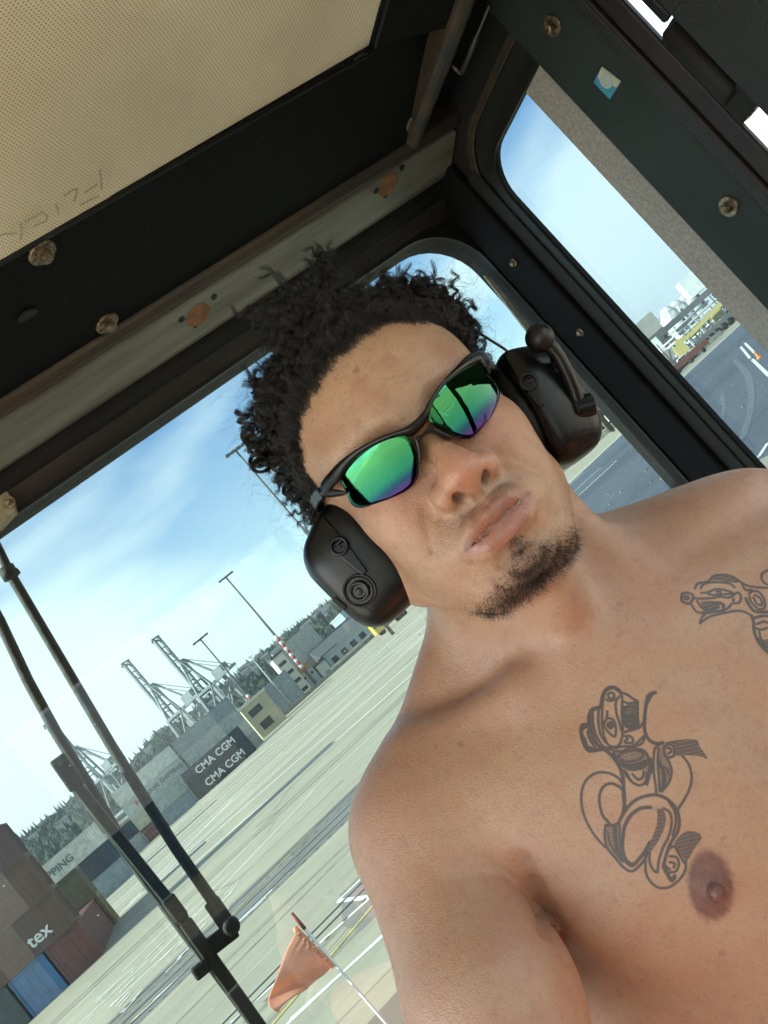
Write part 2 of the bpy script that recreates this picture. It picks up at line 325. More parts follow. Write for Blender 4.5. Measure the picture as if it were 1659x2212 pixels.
# corner pillar with its small screws
m = MB(); cbox(m, .780, .7940, 1.0, 1.0694, -1.2, .438); m.build('corner_pillar', M_black, cab, bevel=.004)
m = MB(); cbox(m, .788, .7945, .974, .9995, -1.2, .36); m.build('pillar_ridge', M_dark, cab, bevel=.002)
for px, py in ((1110, 567), (1254, 717), (922, 412)):
    p = on(px, py, 0, .780)-cabo; m = MB(); m.lathe(p, (-1, 0, 0), [(.0060, -.002), (.0058, .001), (.0040, .0018), (.0038, .0050), (.0030, .0056)], 18); m.build('screw', M_bolt, cab)
# side panel beside the window with bolts and sticker
m = MB(); cbox(m, .7870, .7944, .6795, .7670, -1.2, .437); panel = m.build('side_panel', M_teal, cab, bevel=.003)
for px, py in ((1195, 55), (1575, 445)):
    p = on(px, py, 0, .7868)-cabo; bolt(p, (-1, 0, 0), .0118, panel)
q = [on(px, py, 0, .7858)-cabo for px, py in ((1300, 144), (1341, 176), (1317, 215), (1282, 178))]
m = MB(); m.prism(q, (.0012, 0, 0)); st = m.build('sticker', mat('blue_sticker', (.05, .33, .52), rough=.5, col2=(.03, .24, .42), noise_scale=90), panel)
m = MB(); qq = [on(px, py, 0, .7852)-cabo for px, py in ((1300, 144), (1341, 176), (1332, 190), (1318, 182), (1300, 186), (1291, 166))]; m.prism(qq, (.0006, 0, 0)); m.build('worn_sticker_paper', mat('worn_paper', (.55, .56, .46), rough=.8, col2=(.35, .40, .36), noise_scale=160), st)
m = MB(); m.lathe(on(1310, 174, 0, .7848)-cabo, (-1, 0, 0), [(.0085, 0), (.0085, .0005), (.0052, .0005), (.0048, -.0001)], 24); m.build('sticker_ring', mat('pale_ring', (.42, .50, .50), rough=.6), st)
m = MB(); cbox(m, .7840, .7944, .6632, .6790, -1.2, .437); m.build('vinyl_edge', M_leather, cab, bevel=.002)
m = MB(); cbox(m, .7820, .7944, .6570, .6625, -1.2, .437); m.build('edge_trim', M_purple, cab, bevel=.002)
m = MB(); cbox(m, .7850, .7944, .6325, .6565, -1.2, .437); m.build('door_post', M_purple, cab, bevel=.003)
# door: frame, hinge, rubber
door = M_rub
m = MB(); cbox(m, .782, .826, .10, .596, .03, .437); cbox(m, .782, .826, .10, .17, -1.2, .0299); cbox(m, .782, .826, .55, .606, -.62, .0299); cbox(m, .782, .826, .1701, .606, -1.2, -.6201); m.build('door', M_dark, cab, bevel=.004)
m = MB(); cbox(m, .774, .7815, .35, .598, .06, .40); m.build('door_lining', M_leather, cab, bevel=.004)
p0, p1 = on(1466, 83, 0, .79)-cabo, on(1600, 208, 0, .79)-cabo
hy = .6185; m = MB(); m.smooth = True; m.tube([CP(.79, hy, .238), CP(.79, hy, .232), CP(.79, hy, .150), CP(.79, hy, .144)], [.009, .0135, .0135, .011], 18); m.build('hinge', M_dark, cab)
m = MB(); cbox(m, .784, .80, .600, .632, .120, .150); cbox(m, .786, .80, .602, .618, .150, .24); m.build('hinge_plate', M_dark, cab, bevel=.002)
m = MB(); 
for k in range(26): a = CP(.786, .606+.010*RND.random(), .125+.03*RND.random()); m.beam(a, a+np.array((.0, .012*RND.random(), -.012+.02*RND.random())), .0022)
m.build('frayed_seal', M_rub, cab)
m = MB(); m.smooth = False; cbox(m, .776, .7845, .5985, .6110, .240, .437); m.build('door_seal', M_rub, cab, bevel=.003)

# the glass
def glass_mat(name, tint, dirt, refl=.9):
    g = bpy.data.materials.new(name); g.use_nodes = True; N = g.node_tree.nodes; L = g.node_tree.links; N.clear()
    out = N.new('ShaderNodeOutputMaterial'); tr = N.new('ShaderNodeBsdfTransparent'); tr.inputs[0].default_value = (*tint, 1); gl = N.new('ShaderNodeBsdfGlossy'); gl.inputs['Roughness'].default_value = .0; gl.inputs['Color'].default_value = (refl,)*3+(1,)
    lw_ = N.new('ShaderNodeLayerWeight'); lw_.inputs['Blend'].default_value = .5; pw_ = N.new('ShaderNodeMath'); pw_.operation = 'POWER'; pw_.inputs[1].default_value = 5; L.new(lw_.outputs['Facing'], pw_.inputs[0]); fr = N.new('ShaderNodeMath'); fr.operation = 'MULTIPLY_ADD'; fr.inputs[1].default_value = .9; fr.inputs[2].default_value = .030; L.new(pw_.outputs[0], fr.inputs[0]); mx = N.new('ShaderNodeMixShader'); L.new(fr.outputs[0], mx.inputs[0]); L.new(tr.outputs[0], mx.inputs[1]); L.new(gl.outputs[0], mx.inputs[2])
    df = N.new('ShaderNodeBsdfDiffuse'); df.inputs[0].default_value = (.55, .56, .52, 1); tl = N.new('ShaderNodeBsdfTranslucent'); tl.inputs[0].default_value = (.55, .56, .52, 1); ad = N.new('ShaderNodeMixShader'); ad.inputs[0].default_value = .5; L.new(df.outputs[0], ad.inputs[1]); L.new(tl.outputs[0], ad.inputs[2])
    tc = N.new('ShaderNodeTexCoord'); mp = N.new('ShaderNodeMapping'); L.new(tc.outputs['Object'], mp.inputs[0]); mp.inputs['Rotation'].default_value = (.5, .4, .3); mp.inputs['Scale'].default_value = (1, 4, 1)
    n1 = N.new('ShaderNodeTexNoise'); n1.inputs['Scale'].default_value = 5; n1.inputs['Detail'].default_value = 7; n1.inputs['Roughness'].default_value = .65; L.new(mp.outputs[0], n1.inputs['Vector'])
    r = N.new('ShaderNodeMapRange'); r.inputs['From Min'].default_value = .40; r.inputs['From Max'].default_value = .8; r.inputs['To Max'].default_value = dirt; r.inputs['To Min'].default_value = dirt*.25; L.new(n1.outputs['Fac'], r.inputs[0])
    v = N.new('ShaderNodeTexVoronoi'); v.inputs['Scale'].default_value = 34; L.new(tc.outputs['Object'], v.inputs['Vector']); r2 = N.new('ShaderNodeMapRange'); r2.inputs['From Min'].default_value = .045; r2.inputs['From Max'].default_value = .02; r2.inputs['To Max'].default_value = .35; L.new(v.outputs['Distance'], r2.inputs[0])
    mxx = N.new('ShaderNodeMath'); mxx.operation = 'MAXIMUM'; L.new(r.outputs[0], mxx.inputs[0]); L.new(r2.outputs[0], mxx.inputs[1])
    m2 = N.new('ShaderNodeMixShader'); L.new(mxx.outputs[0], m2.inputs[0]); L.new(mx.outputs[0], m2.inputs[1]); L.new(ad.outputs[0], m2.inputs[2]); L.new(m2.outputs[0], out.inputs[0]); return g
M_glass = glass_mat('tinted_back_glass', GLASS_TINT, .030); M_glass2 = glass_mat('tinted_side_glass', GLASS_TINT2, .05)
m = MB(); m.add([CP(-.73, 1.094, -.79), CP(.7779, 1.094, -.79), CP(.7779, 1.094, .366), CP(-.73, 1.094, .366)], [(0, 1, 2, 3)]); m.build('back_window_pane', M_glass, cab)
m = MB(); m.add([CP(.8035, .69, -.63), CP(.8035, .97, -.63), CP(.8035, .97, .356), CP(.8035, .69, .356)], [(0, 1, 2, 3)]); m.build('side_window_pane', M_glass2, cab)
frit = mat('speckled_frit', (.27, .26, .25), rough=.7, col2=(.38, .37, .355), noise_scale=330, ramp=(.38, .62), bump=.0012, bump_scale=380, stretch=(1, 1, .7))
m = MB(); cbox(m, .7962, .7995, .7600, .8180, -.619, .3455); m.build('window_edge_strip', frit, cab)
# window edge slip at the far side of the back window
q = [on(px, py, 1, 1.086)-cabo for px, py in ((1046, 594), (1060, 600), (1200, 770), (1330, 930), (1318, 932), (1186, 776))]
m = MB(); m.prism(q, (0, .004, 0)); m.build('sliding_pane_edge', mat('pale_edge', (.30, .32, .28), rough=.5, col2=(.18, .19, .16), noise_scale=120), cab)
# bracket with a rusty screw at the top left
q = [on(px, py, 1, 1.050)-cabo for px, py in ((-30, 1010), (0, 1045), (16, 1060), (30, 1085), (33, 1100), (0, 1136), (-40, 1150))]
m = MB(); m.prism(q, (0, .020, 0)); br = m.build('bracket', mat('old_cream_paint', (.36, .34, .24), rough=.6, col2=(.20, .15, .09), noise_scale=60), cab, bevel=.002)
bolt(on(20, 1085, 1, 1.050)-cabo, (-.2, -1, -.2), .0075, br)

# wipers outside the back glass
M_wip = mat('weathered_black_arm', (.022, .026, .025), rough=.7, col2=(.075, .085, .075), noise_scale=60, ramp=(.4, .7), bump=.0012, bump_scale=160)
wp = lambda x, y, d=1.135: on(x, y, 1, d)-cabo
wroot = MB(); wroot.smooth = True; wroot.tube([wp(-60, 1075), wp(-8, 1182), wp(4, 1200), wp(20, 1236), wp(26, 1246), wp(240, 1610), wp(380, 1832), wp(468, 1958)], [.0068, .0068, .0054, .0060, .0062, .0064, .0066, .0068], 12)
wiper = wroot.build('wiper', M_wip, cab); wiper['label'] = 'thick wiper arm with collar and end clamp'
m = MB(); m.smooth = True; m.tube([wp(12, 1226), wp(26, 1248)], .0100, 12); m.lathe(wp(35, 1236), (1, 0, 0), [(.004, -.004), (.004, .004)], 10); m.build('collar', M_wip, wiper)
m = MB(); m.beam(wp(455, 1945), wp(505, 2018), .019, .012, up=(0, 1, 0)); m.beam(wp(508, 2004, 1.13), wp(446, 2052, 1.13), .020, .012, up=(0, 1, 0)); m.lathe(wp(499, 2000, 1.125), (0, -1, 0), [(.0105, -.008), (.0105, .006), (.007, .009)], 16); m.build('end_clamp', M_wip, wiper, bevel=.003)
m = MB(); m.smooth = True; m.tube([wp(-60, 1235, 1.150), wp(0, 1342, 1.150), wp(60, 1470, 1.150), wp(120, 1580, 1.15), wp(215, 1735, 1.150), wp(300, 1880, 1.148), wp(420, 2040, 1.146)], .0066, 12); m.build('wiper_arm', M_wip, wiper)
m = MB(); m.beam(wp(132, 1655, 1.128), wp(400, 1990, 1.126), .013, .009, up=(0, 1, 0)); m.beam(wp(400, 1990, 1.126), wp(640, 2330, 1.126), .015, .010, up=(0, 1, 0)); m.beam(wp(150, 1690, 1.137), wp(640, 2345, 1.135), .004, .012, up=(0, 1, 0)); bl = m.build('wiper_blade', mat('blade_metal', (.045, .050, .042), rough=.5, metal=.3, col2=(.10, .11, .09), noise_scale=30), wiper, bevel=.002)
for a_, b_, w_, t_ in ((wp(122, 1636, 1.124), wp(168, 1702, 1.124), .019, .005), (wp(360, 1938, 1.122), wp(395, 1986, 1.122), .017, .008), (wp(425, 2082, 1.122), wp(442, 2108, 1.122), .019, .009)): m = MB(); m.beam(a_, b_, w_, t_, up=(0, 1, 0)); m.build('blade_bridge', M_wip, wiper, bevel=.003)
m = MB(); m.lathe(wp(131, 1648, 1.119), (0, -1, 0), [(.0028, -.002), (.0028, .002)], 10); m.build('rivet', mat('bright_metal', (.7, .72, .68), rough=.3), wiper)

# the rest of the cab shell, seat and controls
m = MB(); cbox(m, -1.0, .84, -1.0, 1.12, -1.30, -1.25); m.build('floor', M_dark, cab)
m = MB()
for y0, y1 in ((-.98, -.90), (.98, 1.076)): cbox(m, -1.0, -.94, y0, y1, -1.25, .455)
cbox(m, -1.0, -.94, -.8999, .9799, -1.25, -.75); cbox(m, -1.0, -.94, -.8999, .9799, .375, .455); m.build('left_wall', M_dark, cab, bevel=.004)
m = MB(); cbox(m, .79, .83, -.98, -.90, -1.25, .44); cbox(m, .79, .83, -.8999, .0999, -1.25, -.75); m.build('front_post', M_dark, cab, bevel=.004)
m = MB(); m.beam(CP(-.30, -.95, -1.2), CP(-.34, -.92, .44), .055, .04); m.beam(CP(.22, -.95, -1.2), CP(.24, -.92, .44), .055, .04); m.build('windscreen_post', M_dark, cab, bevel=.006)
m = MB(); cbox(m, -.94, .79, -.98, -.60, -1.25, -.62); m.build('dashboard', M_leather, cab, bevel=.03)
m = MB(); m.smooth = True; c = CP(.12, -.28, -.56); ax = np.array((0, .75, .66)); ux = np.array((1., 0, 0)); uy = np.cross(ax/np.linalg.norm(ax), ux)
m.tube([c+.19*(ux*math.cos(a)+uy*math.sin(a)) for a in np.linspace(0, 2*math.pi, 37)], .014, 10, caps=False)
for a in (.5, 2.6, 4.7): m.tube([c, c+.185*(ux*math.cos(a)+uy*math.sin(a))], .010, 8)
m.tube([c, c-np.array((0, .25, .42))], .03, 10); m.build('steering_wheel', M_rub, cab)
m = MB(); m.add([CP(-.93, -.94, -.61), CP(.80, -.94, -.61), CP(.80, -.94, .44), CP(-.93, -.94, .44)], [(0, 1, 2, 3)]); m.build('windscreen', glass_mat('front_glass', (.50, .54, .52), .03), cab)
seat = empty('seat', CAMP+np.array((.28, .70, -1.25)), 'black cushioned operator seat under the man in orange trousers', 'seat')
so = CAMP+np.array((.28, .70, -1.25)); m = MB(); m.box((0, -.10, .45), (.52, .50, .11)); m.build('cushion', M_leather, seat, bevel=.035, seg=3)
m = MB(); m.beam((0, .22, .46), (0, .30, .86), .46, .09, up=(0, 1, 0)); m.build('backrest', M_leather, seat, bevel=.03, seg=3)
m = MB(); m.box((0, -.05, .20), (.36, .36, .38)); m.build('pedestal', M_dark, seat, bevel=.01)
# machine body below the cab
chas = empty('machine_chassis', (0, 1.0, 0), 'low dark machine body with wheels beneath the cab, carrying the orange flag', 'vehicle body')
m = MB(); m.box((.0, .8, 2.4), (2.6, 6.6, 2.6)); m.build('body', mat('machine_paint', (.16, .15, .12), rough=.6), chas, bevel=.05)
for x in (-1.3, 1.3):
    for y in (-1.6, 3.0):
        m = MB(); m.smooth = True; m.lathe((x-.25, y, .8), (1, 0, 0), [(.3, 0), (.78, .02), (.8, .1), (.8, .4), (.78, .48), (.3, .5)], 32); m.build('wheel', M_rub, chas)
for x in (-.62, .42): m = MB(); m.box((x, -3.1, 6.2), (.22, .45, 6.5)); m.build('mast_channel', M_rub, chas, bevel=.02)
for z in (4.6, 7.2): m = MB(); m.box((-.1, -3.1, z), (.80, .30, .22)); m.build('mast_crossbeam', M_rub, chas, bevel=.02)
for x, z in ((.42, 5.9), (.42, 6.35)): m = MB(); m.box((x, -2.865, z), (.18, .006, .30)); m.build('warning_label', mat('label_yellow', (.75, .50, .04), rough=.5), chas)
# orange warning flag on a white whip
fy_ = 3.6; FP = lambda x, y, d=3.6: on(x, y, 1, d)
fb = FP(835, 2212); ft = FP(630, 1973); dv = (fb-ft)/np.linalg.norm(fb-ft)
flag = empty('safety_flag', ft+dv*2.6, 'orange cloth safety flag on a thin white pole behind the cab', 'flag'); fo = ft+dv*2.6
m = MB(); m.smooth = True; m.tube([ft+dv*.06-fo, (0, 0, 0)], .0055, 10); m.build('pole', mat('white_pole', (.78, .76, .72), rough=.45), flag)
m = MB(); m.smooth = True; m.tube([ft-fo, ft+dv*.075-fo], .0075, 10); m.build('pole_tip', mat('red_tape', (.25, .06, .05), rough=.6), flag)
clo = bpy.data.materials.new('orange_flag_cloth'); clo.use_nodes = True; N = clo.node_tree.nodes; L = clo.node_tree.links; B = N['Principled BSDF']; B.inputs['Base Color'].default_value = (.92, .50, .34, 1); B.inputs['Roughness'].default_value = .8
tlc = N.new('ShaderNodeBsdfTranslucent'); tlc.inputs[0].default_value = (.95, .52, .34, 1); mxs = N.new('ShaderNodeMixShader'); mxs.inputs[0].default_value = .38; L.new(B.outputs[0], mxs.inputs[1]); L.new(tlc.outputs[0], mxs.inputs[2]); L.new(mxs.outputs[0], N['Material Output'].inputs[0])
top = [(640, 2010), (618, 2055), (596, 2105), (583, 2148), (580, 2170), (590, 2178)]; bot = [(716, 2085), (695, 2110), (668, 2130), (640, 2145), (612, 2165), (598, 2185)]
T_, B_ = smooth_path(top, 5), smooth_path(bot, 5); rows = []
for i, (a, b) in enumerate(zip(T_, B_)):
    row_ = []
    for j in range(21):
        s = j/20; p = a*(1-s)+b*s; p = p+np.array((10*math.sin(s*math.pi), 6*math.sin(s*math.pi)))*(i/len(T_)); w = .022*math.sin(i*.45+s*5)*min(1, i/6)+.006*math.sin(s*46)*math.exp(-i/3)
        row_.append(FP(p[0], p[1])-fo+np.array((0, w, 0))-np.array((.0, .008, 0)))
    rows.append(row_)
m = MB(); m.smooth = True; m.grid(rows); o_ = m.build('cloth', clo, flag); sl = o_.modifiers.new('thick', 'SOLIDIFY'); sl.thickness = .0015
m = MB(); m.smooth = True
for k in range(13):
    s = k/12; c = FP(640+(716-640)*s, 2008+(2085-2008)*s)-fo; m.tube([c-dv*.011, c-dv*.005, c+dv*.004, c+dv*.010], [.007, .0115, .0105, .007], 10)
m.build('pole_sleeve', clo, flag)
# ================================================================ the terminal yard
def ground_mat(name, c1, c2, scale, line=(.3, 1, 1), crack=.0, rough=.9, third=None):
    g = mat(name, c1, rough=rough, col2=c2, noise_scale=scale, detail=9, ramp=(.32, .68), stretch=line, coords='Object', bump=.02, bump_scale=6)
    N = g.node_tree.nodes; L = g.node_tree.links; B = N['Principled BSDF']; src = B.inputs['Base Color'].links[0].from_socket; mp = [n for n in N if n.type == 'MAPPING'][0]
    n = N.new('ShaderNodeTexNoise'); n.inputs['Scale'].default_value = .06; n.inputs['Detail'].default_value = 6; L.new(mp.outputs[0], n.inputs['Vector']); r = N.new('ShaderNodeMapRange'); r.inputs['From Min'].default_value = .42; r.inputs['From Max'].default_value = .62; r.inputs['To Max'].default_value = .6; L.new(n.outputs['Fac'], r.inputs[0])
    x = N.new('ShaderNodeMix'); x.data_type = 'RGBA'; L.new(r.outputs[0], x.inputs['Factor']); L.new(src, x.inputs['A']); x.inputs['B'].default_value = (*(third or tuple(v*.7 for v in c1)), 1); o = x.outputs['Result']
    if crack:
        v = N.new('ShaderNodeTexVoronoi'); v.feature = 'DISTANCE_TO_EDGE'; v.inputs['Scale'].default_value = crack; L.new(mp.outputs[0], v.inputs['Vector']); rc = N.new('ShaderNodeMapRange'); rc.inputs['From Min'].default_value = .010; rc.inputs['From Max'].default_value = .0; rc.inputs['To Max'].default_value = .55; L.new(v.outputs['Distance'], rc.inputs[0])
        y = N.new('ShaderNodeMix'); y.data_type = 'RGBA'; L.new(rc.outputs[0], y.inputs['Factor']); L.new(o, y.inputs['A']); y.inputs['B'].default_value = (.06, .06, .055, 1); o = y.outputs['Result']
    L.new(o, B.inputs['Base Color']); return g
M_conc = ground_mat('pale_yard_concrete', (.400, .360, .268), (.292, .264, .200), .8, (.22, 1, 1), crack=.22)
M_asph = ground_mat('dark_worn_asphalt', (.050, .058, .078), (.105, .115, .135), 2.6, (1, 1, 1), rough=.6, third=(.035, .04, .055))
M_patch = ground_mat('grey_asphalt_patch', (.19, .175, .16), (.14, .14, .125), 1.2, (.3, 1, 1), crack=.35)
m = MB(); m.add([(-2500, -600, 0), (2500, -600, 0), (2500, 3500, 0), (-2500, 3500, 0)], [(0, 1, 2, 3)]); g = m.build('ground', M_conc); g['kind'] = 'structure'
def sheet(name, pts, z, mm): m = MB(); m.add([(p[0], p[1], z) for p in pts], [tuple(range(len(pts)))]); o = m.build(name, mm); o['kind'] = 'structure'; return o
sheet('asphalt_yard', [(22, 20), (60, 10), (150, 20), (190, 120), (130, 131), (110, 126), (76, 116), (50, 108), (27, 60)], .004, M_asph)
# kerb beyond the dark asphalt
kp = [np.array((50, 110, 0.)), np.array((76, 118, 0)), np.array((110, 128, 0)), np.array((130, 133, 0)), np.array((190, 122, 0))]
m = MB()
for a, b in zip(kp[:-1], kp[1:]): m.beam(a+np.array((0, 0, .07)), b+np.array((0, 0, .07)), 3.0, .14)
o = m.build('kerb', mat('pale_concrete_kerb', (.42, .44, .46), rough=.8, col2=(.36, .34, .28), noise_scale=.6)); o['kind'] = 'structure'
# painted markings, rails and stains, traced from the picture onto the ground
def r5(x, y): return (x*.7233/1.396, (2200+y*.7233)/1.396)
def r4(x, y): return (x*.7836/1.396, (1600+y*.7836)/1.396)
def ext(a, b, k0, k1): d = b-a; return a-d*k0, b+d*k1
def lines(name, segs, w, mm, z=.008):
    m = MB()
    for i, (a, b) in enumerate(segs):
        a = np.array(a, float); b = np.array(b, float); d = (b-a)[:2]; L_ = np.hypot(*d); n = np.array((-d[1], d[0]))/L_*w/2; zz = z+.0003*(i % 5)
        m.add([(a[0]-n[0], a[1]-n[1], zz), (b[0]-n[0], b[1]-n[1], zz), (b[0]+n[0], b[1]+n[1], zz), (a[0]+n[0], a[1]+n[1], zz)], [(0, 1, 2, 3)])
    o = m.build(name, mm); o['kind'] = 'structure'; return o
M_white = mat('worn_white_paint', (.80, .80, .76), rough=.75, col2=(.48, .47, .42), noise_scale=3.5, ramp=(.45, .75))
M_yel = mat('worn_yellow_paint', (.55, .42, .12), rough=.75, col2=(.34, .30, .16), noise_scale=3, ramp=(.4, .7))
M_rail = mat('rail_steel', (.10, .095, .09), rough=.4, metal=.6)
W = []
for f, a, b, k0, k1 in ((r5, (885, 700), (1305, 258), .5, 0), (r4, (820, 1000), (1340, 597), .2, .6), (r4, (990, 1020), (1659, 440), .6, .3), (r4, (1060, 1010), (1659, 490), .6, .3), (r4, (1190, 1010), (1500, 725), .1, .1), (r4, (940, 880), (1659, 300), .1, .1), (r4, (1400, 530), (1500, 430), 0, 0), (r5, (500, 770), (760, 505), 0, 1.0), (r5, (1030, 490), (870, 650), 0, 2), (r5, (640, 1130), (1110, 700), 0, 0), (r5, (960, 1228), (1480, 760), 0, .4), (r5, (540, 1228), (920, 870), .5, .6), (r5, (1200, 1228), (1659, 800), .5, 1), (r5, (1410, 715), (1520, 610), 0, .3), (r5, (1410, 715), (1540, 700), 0, 1.5), (r5, (470, 640), (700, 430), 0, .4), (r5, (560, 1060), (900, 745), .3, 0), (r5, (330, 1228), (620, 960), .5, 0), (r5, (400, 1130), (560, 990), 0, 0), (r5, (1300, 1130), (1600, 860), .3, .3)):
    W.append(ext(gnd(*f(*a)), gnd(*f(*b)), k0, k1))
far_w, near_w = [s for s in W if s[0][1] > 62], [s for s in W if s[0][1] <= 62]
for y, x0, x1 in ((146, -60, 40), (139, -50, 20), (131, -60, 60), (121, -60, 70), (112, -30, 70), (105, -60, 24), (96, -50, 10), (92, -50, 60), (83.5, -9, 50), (81, -9, 55)): far_w.append(((x0, y, 0), (x1, y+1.5, 0)))
lines('lane_line', far_w, .42, M_white, .006); lines('lane_line', near_w, .16, M_white, .010)
ylw = [ext(gnd(*r5(*a)), gnd(*r5(*b)), k0, k1) for a, b, k0, k1 in (((1140, 1228), (1540, 755), .4, .3), ((1000, 740), (1360, 360), .1, 0), ((540, 1228), (640, 1120), .2, 0))]+[((-20, 118, 0), (30, 119, 0)), ((5, 88, 0), (30, 88.6, 0))]
lines('yellow_line', ylw, .14, M_yel, .015)
rt0 = random.Random(21); tm = []
for k in range(26):
    x = -25+rt0.random()*45; y = 18+rt0.random()*110; l = 8+rt0.random()*30; a = rt0.random()*.10-.05; tm.append(((x, y, 0), (x+l*math.cos(a), y+l*math.sin(a), 0)))
lines('tyre_mark', tm, .30, mat('tyre_smear', (.17, .155, .125), rough=.85, col2=(.26, .24, .185), noise_scale=1.2, ramp=(.35, .6)), .0022)
# crane rails with their slots
rl = []
for y in (24.0, 24.75, 35.0, 36.4, 38.6, 52.5, 54.0): rl.append(((-40, y-.3, 0), (45, y+.5, 0)))
lines('rail_slot', rl, .11, M_rail, .020); lines('rail_shine', [((a[0], a[1]+.13, 0), (b[0], b[1]+.13, 0)) for a, b in rl], .035, mat('rail_polish', (.55, .56, .55), rough=.3, metal=.8), .026)
sheet('repair_strip', [(-40, 33.6), (45, 34.4), (45, 39.8), (-40, 39.0)], .003, M_patch)
sheet('tar_patch', [(1.0, 21.4), (8, 21.0), (9, 27.5), (1.4, 25.6), (.8, 23)], .0035, mat('reddish_patch', (.24, .19, .165), rough=.9, col2=(.19, .175, .16), noise_scale=1.5))
dash = []
for k in range(40):
    x = -14+k*.62
    for y in (34.2, 37.6, 23.2): dash.append(((x, y, 0), (x+.16, y+.01, 0)))
lines('drain_slot', dash, .09, M_rail, .0305)
rb = random.Random(3); scr = []
for k in range(34):
    x = -9+rb.random()*8; y = 38+rb.random()*10; a = rb.random()*.8-.2; l = .3+rb.random()*.8; scr.append(((x, y, 0), (x+l*math.cos(a), y+l*math.sin(a), 0)))
lines('paint_scrape', scr, .16, M_white, .036)
for k in range(9): a0 = rb.random(); scr.append(0)
# markings and skid marks on the dark asphalt
Z8 = lambda x, y: ((1800+x*.3164)/1.396, (750+y*.3164)/1.396)
lines('yard_marking', [(gnd(*Z8(*a)), gnd(*Z8(*b))) for a, b in (((1410, 900), (1500, 990)), ((1370, 935), (1460, 1045)), ((1480, 1055), (1640, 1210)), ((1540, 1990), (1631, 1850)))], .24, M_white, .012)
def skid(px, w): P = [gnd(*Z8(*p)) for p in smooth_path(px, 5)]; return list(zip(P[:-1], P[1:]))
M_skid = mat('skid_mark', (.115, .125, .145), rough=.6)
lines('skid_mark', skid([(1310, 1060), (1440, 1210), (1475, 1400), (1450, 1600), (1385, 1820)], 1), .5, M_skid, .016); lines('skid_mark', skid([(1190, 1380), (1215, 1500), (1190, 1640)], 1), .35, M_skid, .020)
m = MB(); 
for k in range(650):
    x = 27+rb.random()*45; y = 32+rb.random()*60; s = .04+.10*rb.random()**3; m.box((x, y, s*.3), (s*1.5, s, s*.6))
o = m.build('gravel', mat('pale_grit', (.22, .225, .215), rough=.9)); o['kind'] = 'stuff'
p = gnd(*Z8(1550, 1040)); m = MB(); m.lathe((p[0], p[1], 0), (0, 0, 1), [(.30, 0), (.30, .05), (.17, .08), (.04, .72), (.03, .75)], 16); o = m.build('traffic_cone', mat('cone_orange', (.75, .25, .05), rough=.6), local=(p[0], p[1], 0)); tag(o, 'small orange traffic cone standing on the dark asphalt', 'traffic cone')

# ---------------------------------------------------------------- containers
CONT = {}
def cont_mesh(key, L_, mm, nrib):
    # corrugated sides, posts, rails and door end, in local axes: x along, y depth away from the camera, z up
    if key in CONT: return CONT[key]
    W_, Hc = 2.44, 2.59; m = MB(); xs = np.linspace(.16, L_-.16, nrib*4+1)
    for side, y in ((0, .0), (1, W_)):
        s = 1 if side == 0 else -1; P = []
        for i, x in enumerate(xs): d = .075 if (i % 4) in (1, 2) else .035; P.append([(x, y+s*d, .16), (x, y+s*d, Hc-.12)])
        m.grid(P)
    m.add([(.0, .03, Hc-.02), (L_, .03, Hc-.02), (L_, W_-.03, Hc-.02), (0, W_-.03, Hc-.02)], [(0, 1, 2, 3)])
    me1 = m
    fr = MB()
    for x in (.08, L_-.08):
        for y in (.08, W_-.08): fr.box((x, y, Hc/2), (.16, .16, Hc))
    for y in (.06, W_-.06):
        for z in (.08, Hc-.06): fr.box((L_/2, y, z), (L_-.33, .12, .16 if z < 1 else .12))
    for x in (.06, L_-.06):
        for z in (.08, Hc-.06): fr.box((x, W_/2, z), (.12, W_-.33, .16 if z < 1 else .12))
    dr = []
    for x, sx in ((.05, 1), (L_-.05, -1)):
        dr.append(MB()); d1_ = dr[-1]
        d1_.box((x+sx*.03, W_/2, Hc/2), (.05, W_-.34, Hc-.30))
        for k in range(4): d1_.beam((x-sx*.001, .45+k*.52, .2), (x-sx*.001, .45+k*.52, Hc-.18), .07)
    CONT[key] = (me1, fr, dr); return CONT[key]
PAINT = {}
def paint(c, nm):
    return mat('container_paint_'+nm, c, rough=.62, col2=tuple(v*.62+.012 for v in c), noise_scale=1.4, ramp=(.42, .72), detail=8, bump=.003, bump_scale=9)
PC = dict(navy=(.030, .045, .065), grey=(.40, .43, .40), white=(.56, .57, .52), red=(.22, .055, .04), brown=(.13, .075, .055), purple=(.115, .070, .072), maroon=(.16, .06, .05), tan=(.27, .205, .105), olive=(.17, .16, .10), blue=(.035, .16, .34), teal=(.045, .085, .090), steel=(.25, .30, .32), cream=(.50, .47, .35))
cache = {}
def container(x, y, tier, L_, colour, label, rz=0., group=None, text=None, tsize=1.0, tcol=(.75, .76, .74)):
    key = (L_, colour); nrib = 34 if L_ > 8 else 17
    root = bpy.data.objects.new('shipping_container', None); COL.objects.link(root); root.location = (x, y, tier*2.62); root.rotation_euler = (0, 0, rz)
    tag(root, label, 'shipping container', group)
    if key not in cache:
        a, b, c = cont_mesh(L_, L_, None, nrib); objs = [a.build('corrugated_side', paint(PC[colour], colour), root), b.build('corner_frame', paint(PC[colour], colour), root), c[0].build('door', paint(PC[colour], colour), root), c[1].build('door', paint(PC[colour], colour), root)]; cache[key] = [o.data for o in objs]
    else:
        for nm, d in zip(('corrugated_side', 'corner_frame', 'door', 'door'), cache[key]): o = bpy.data.objects.new(nm, d); link(o, root)
    if text:
        for t, tx_, tz_, ts in text:
            text_mesh(t, ts, .004, mat('container_lettering_%d' % int(tcol[0]*100), tcol, rough=.6), root, (tx_, -.012, tz_), (math.pi/2, 0, 0))
    return root
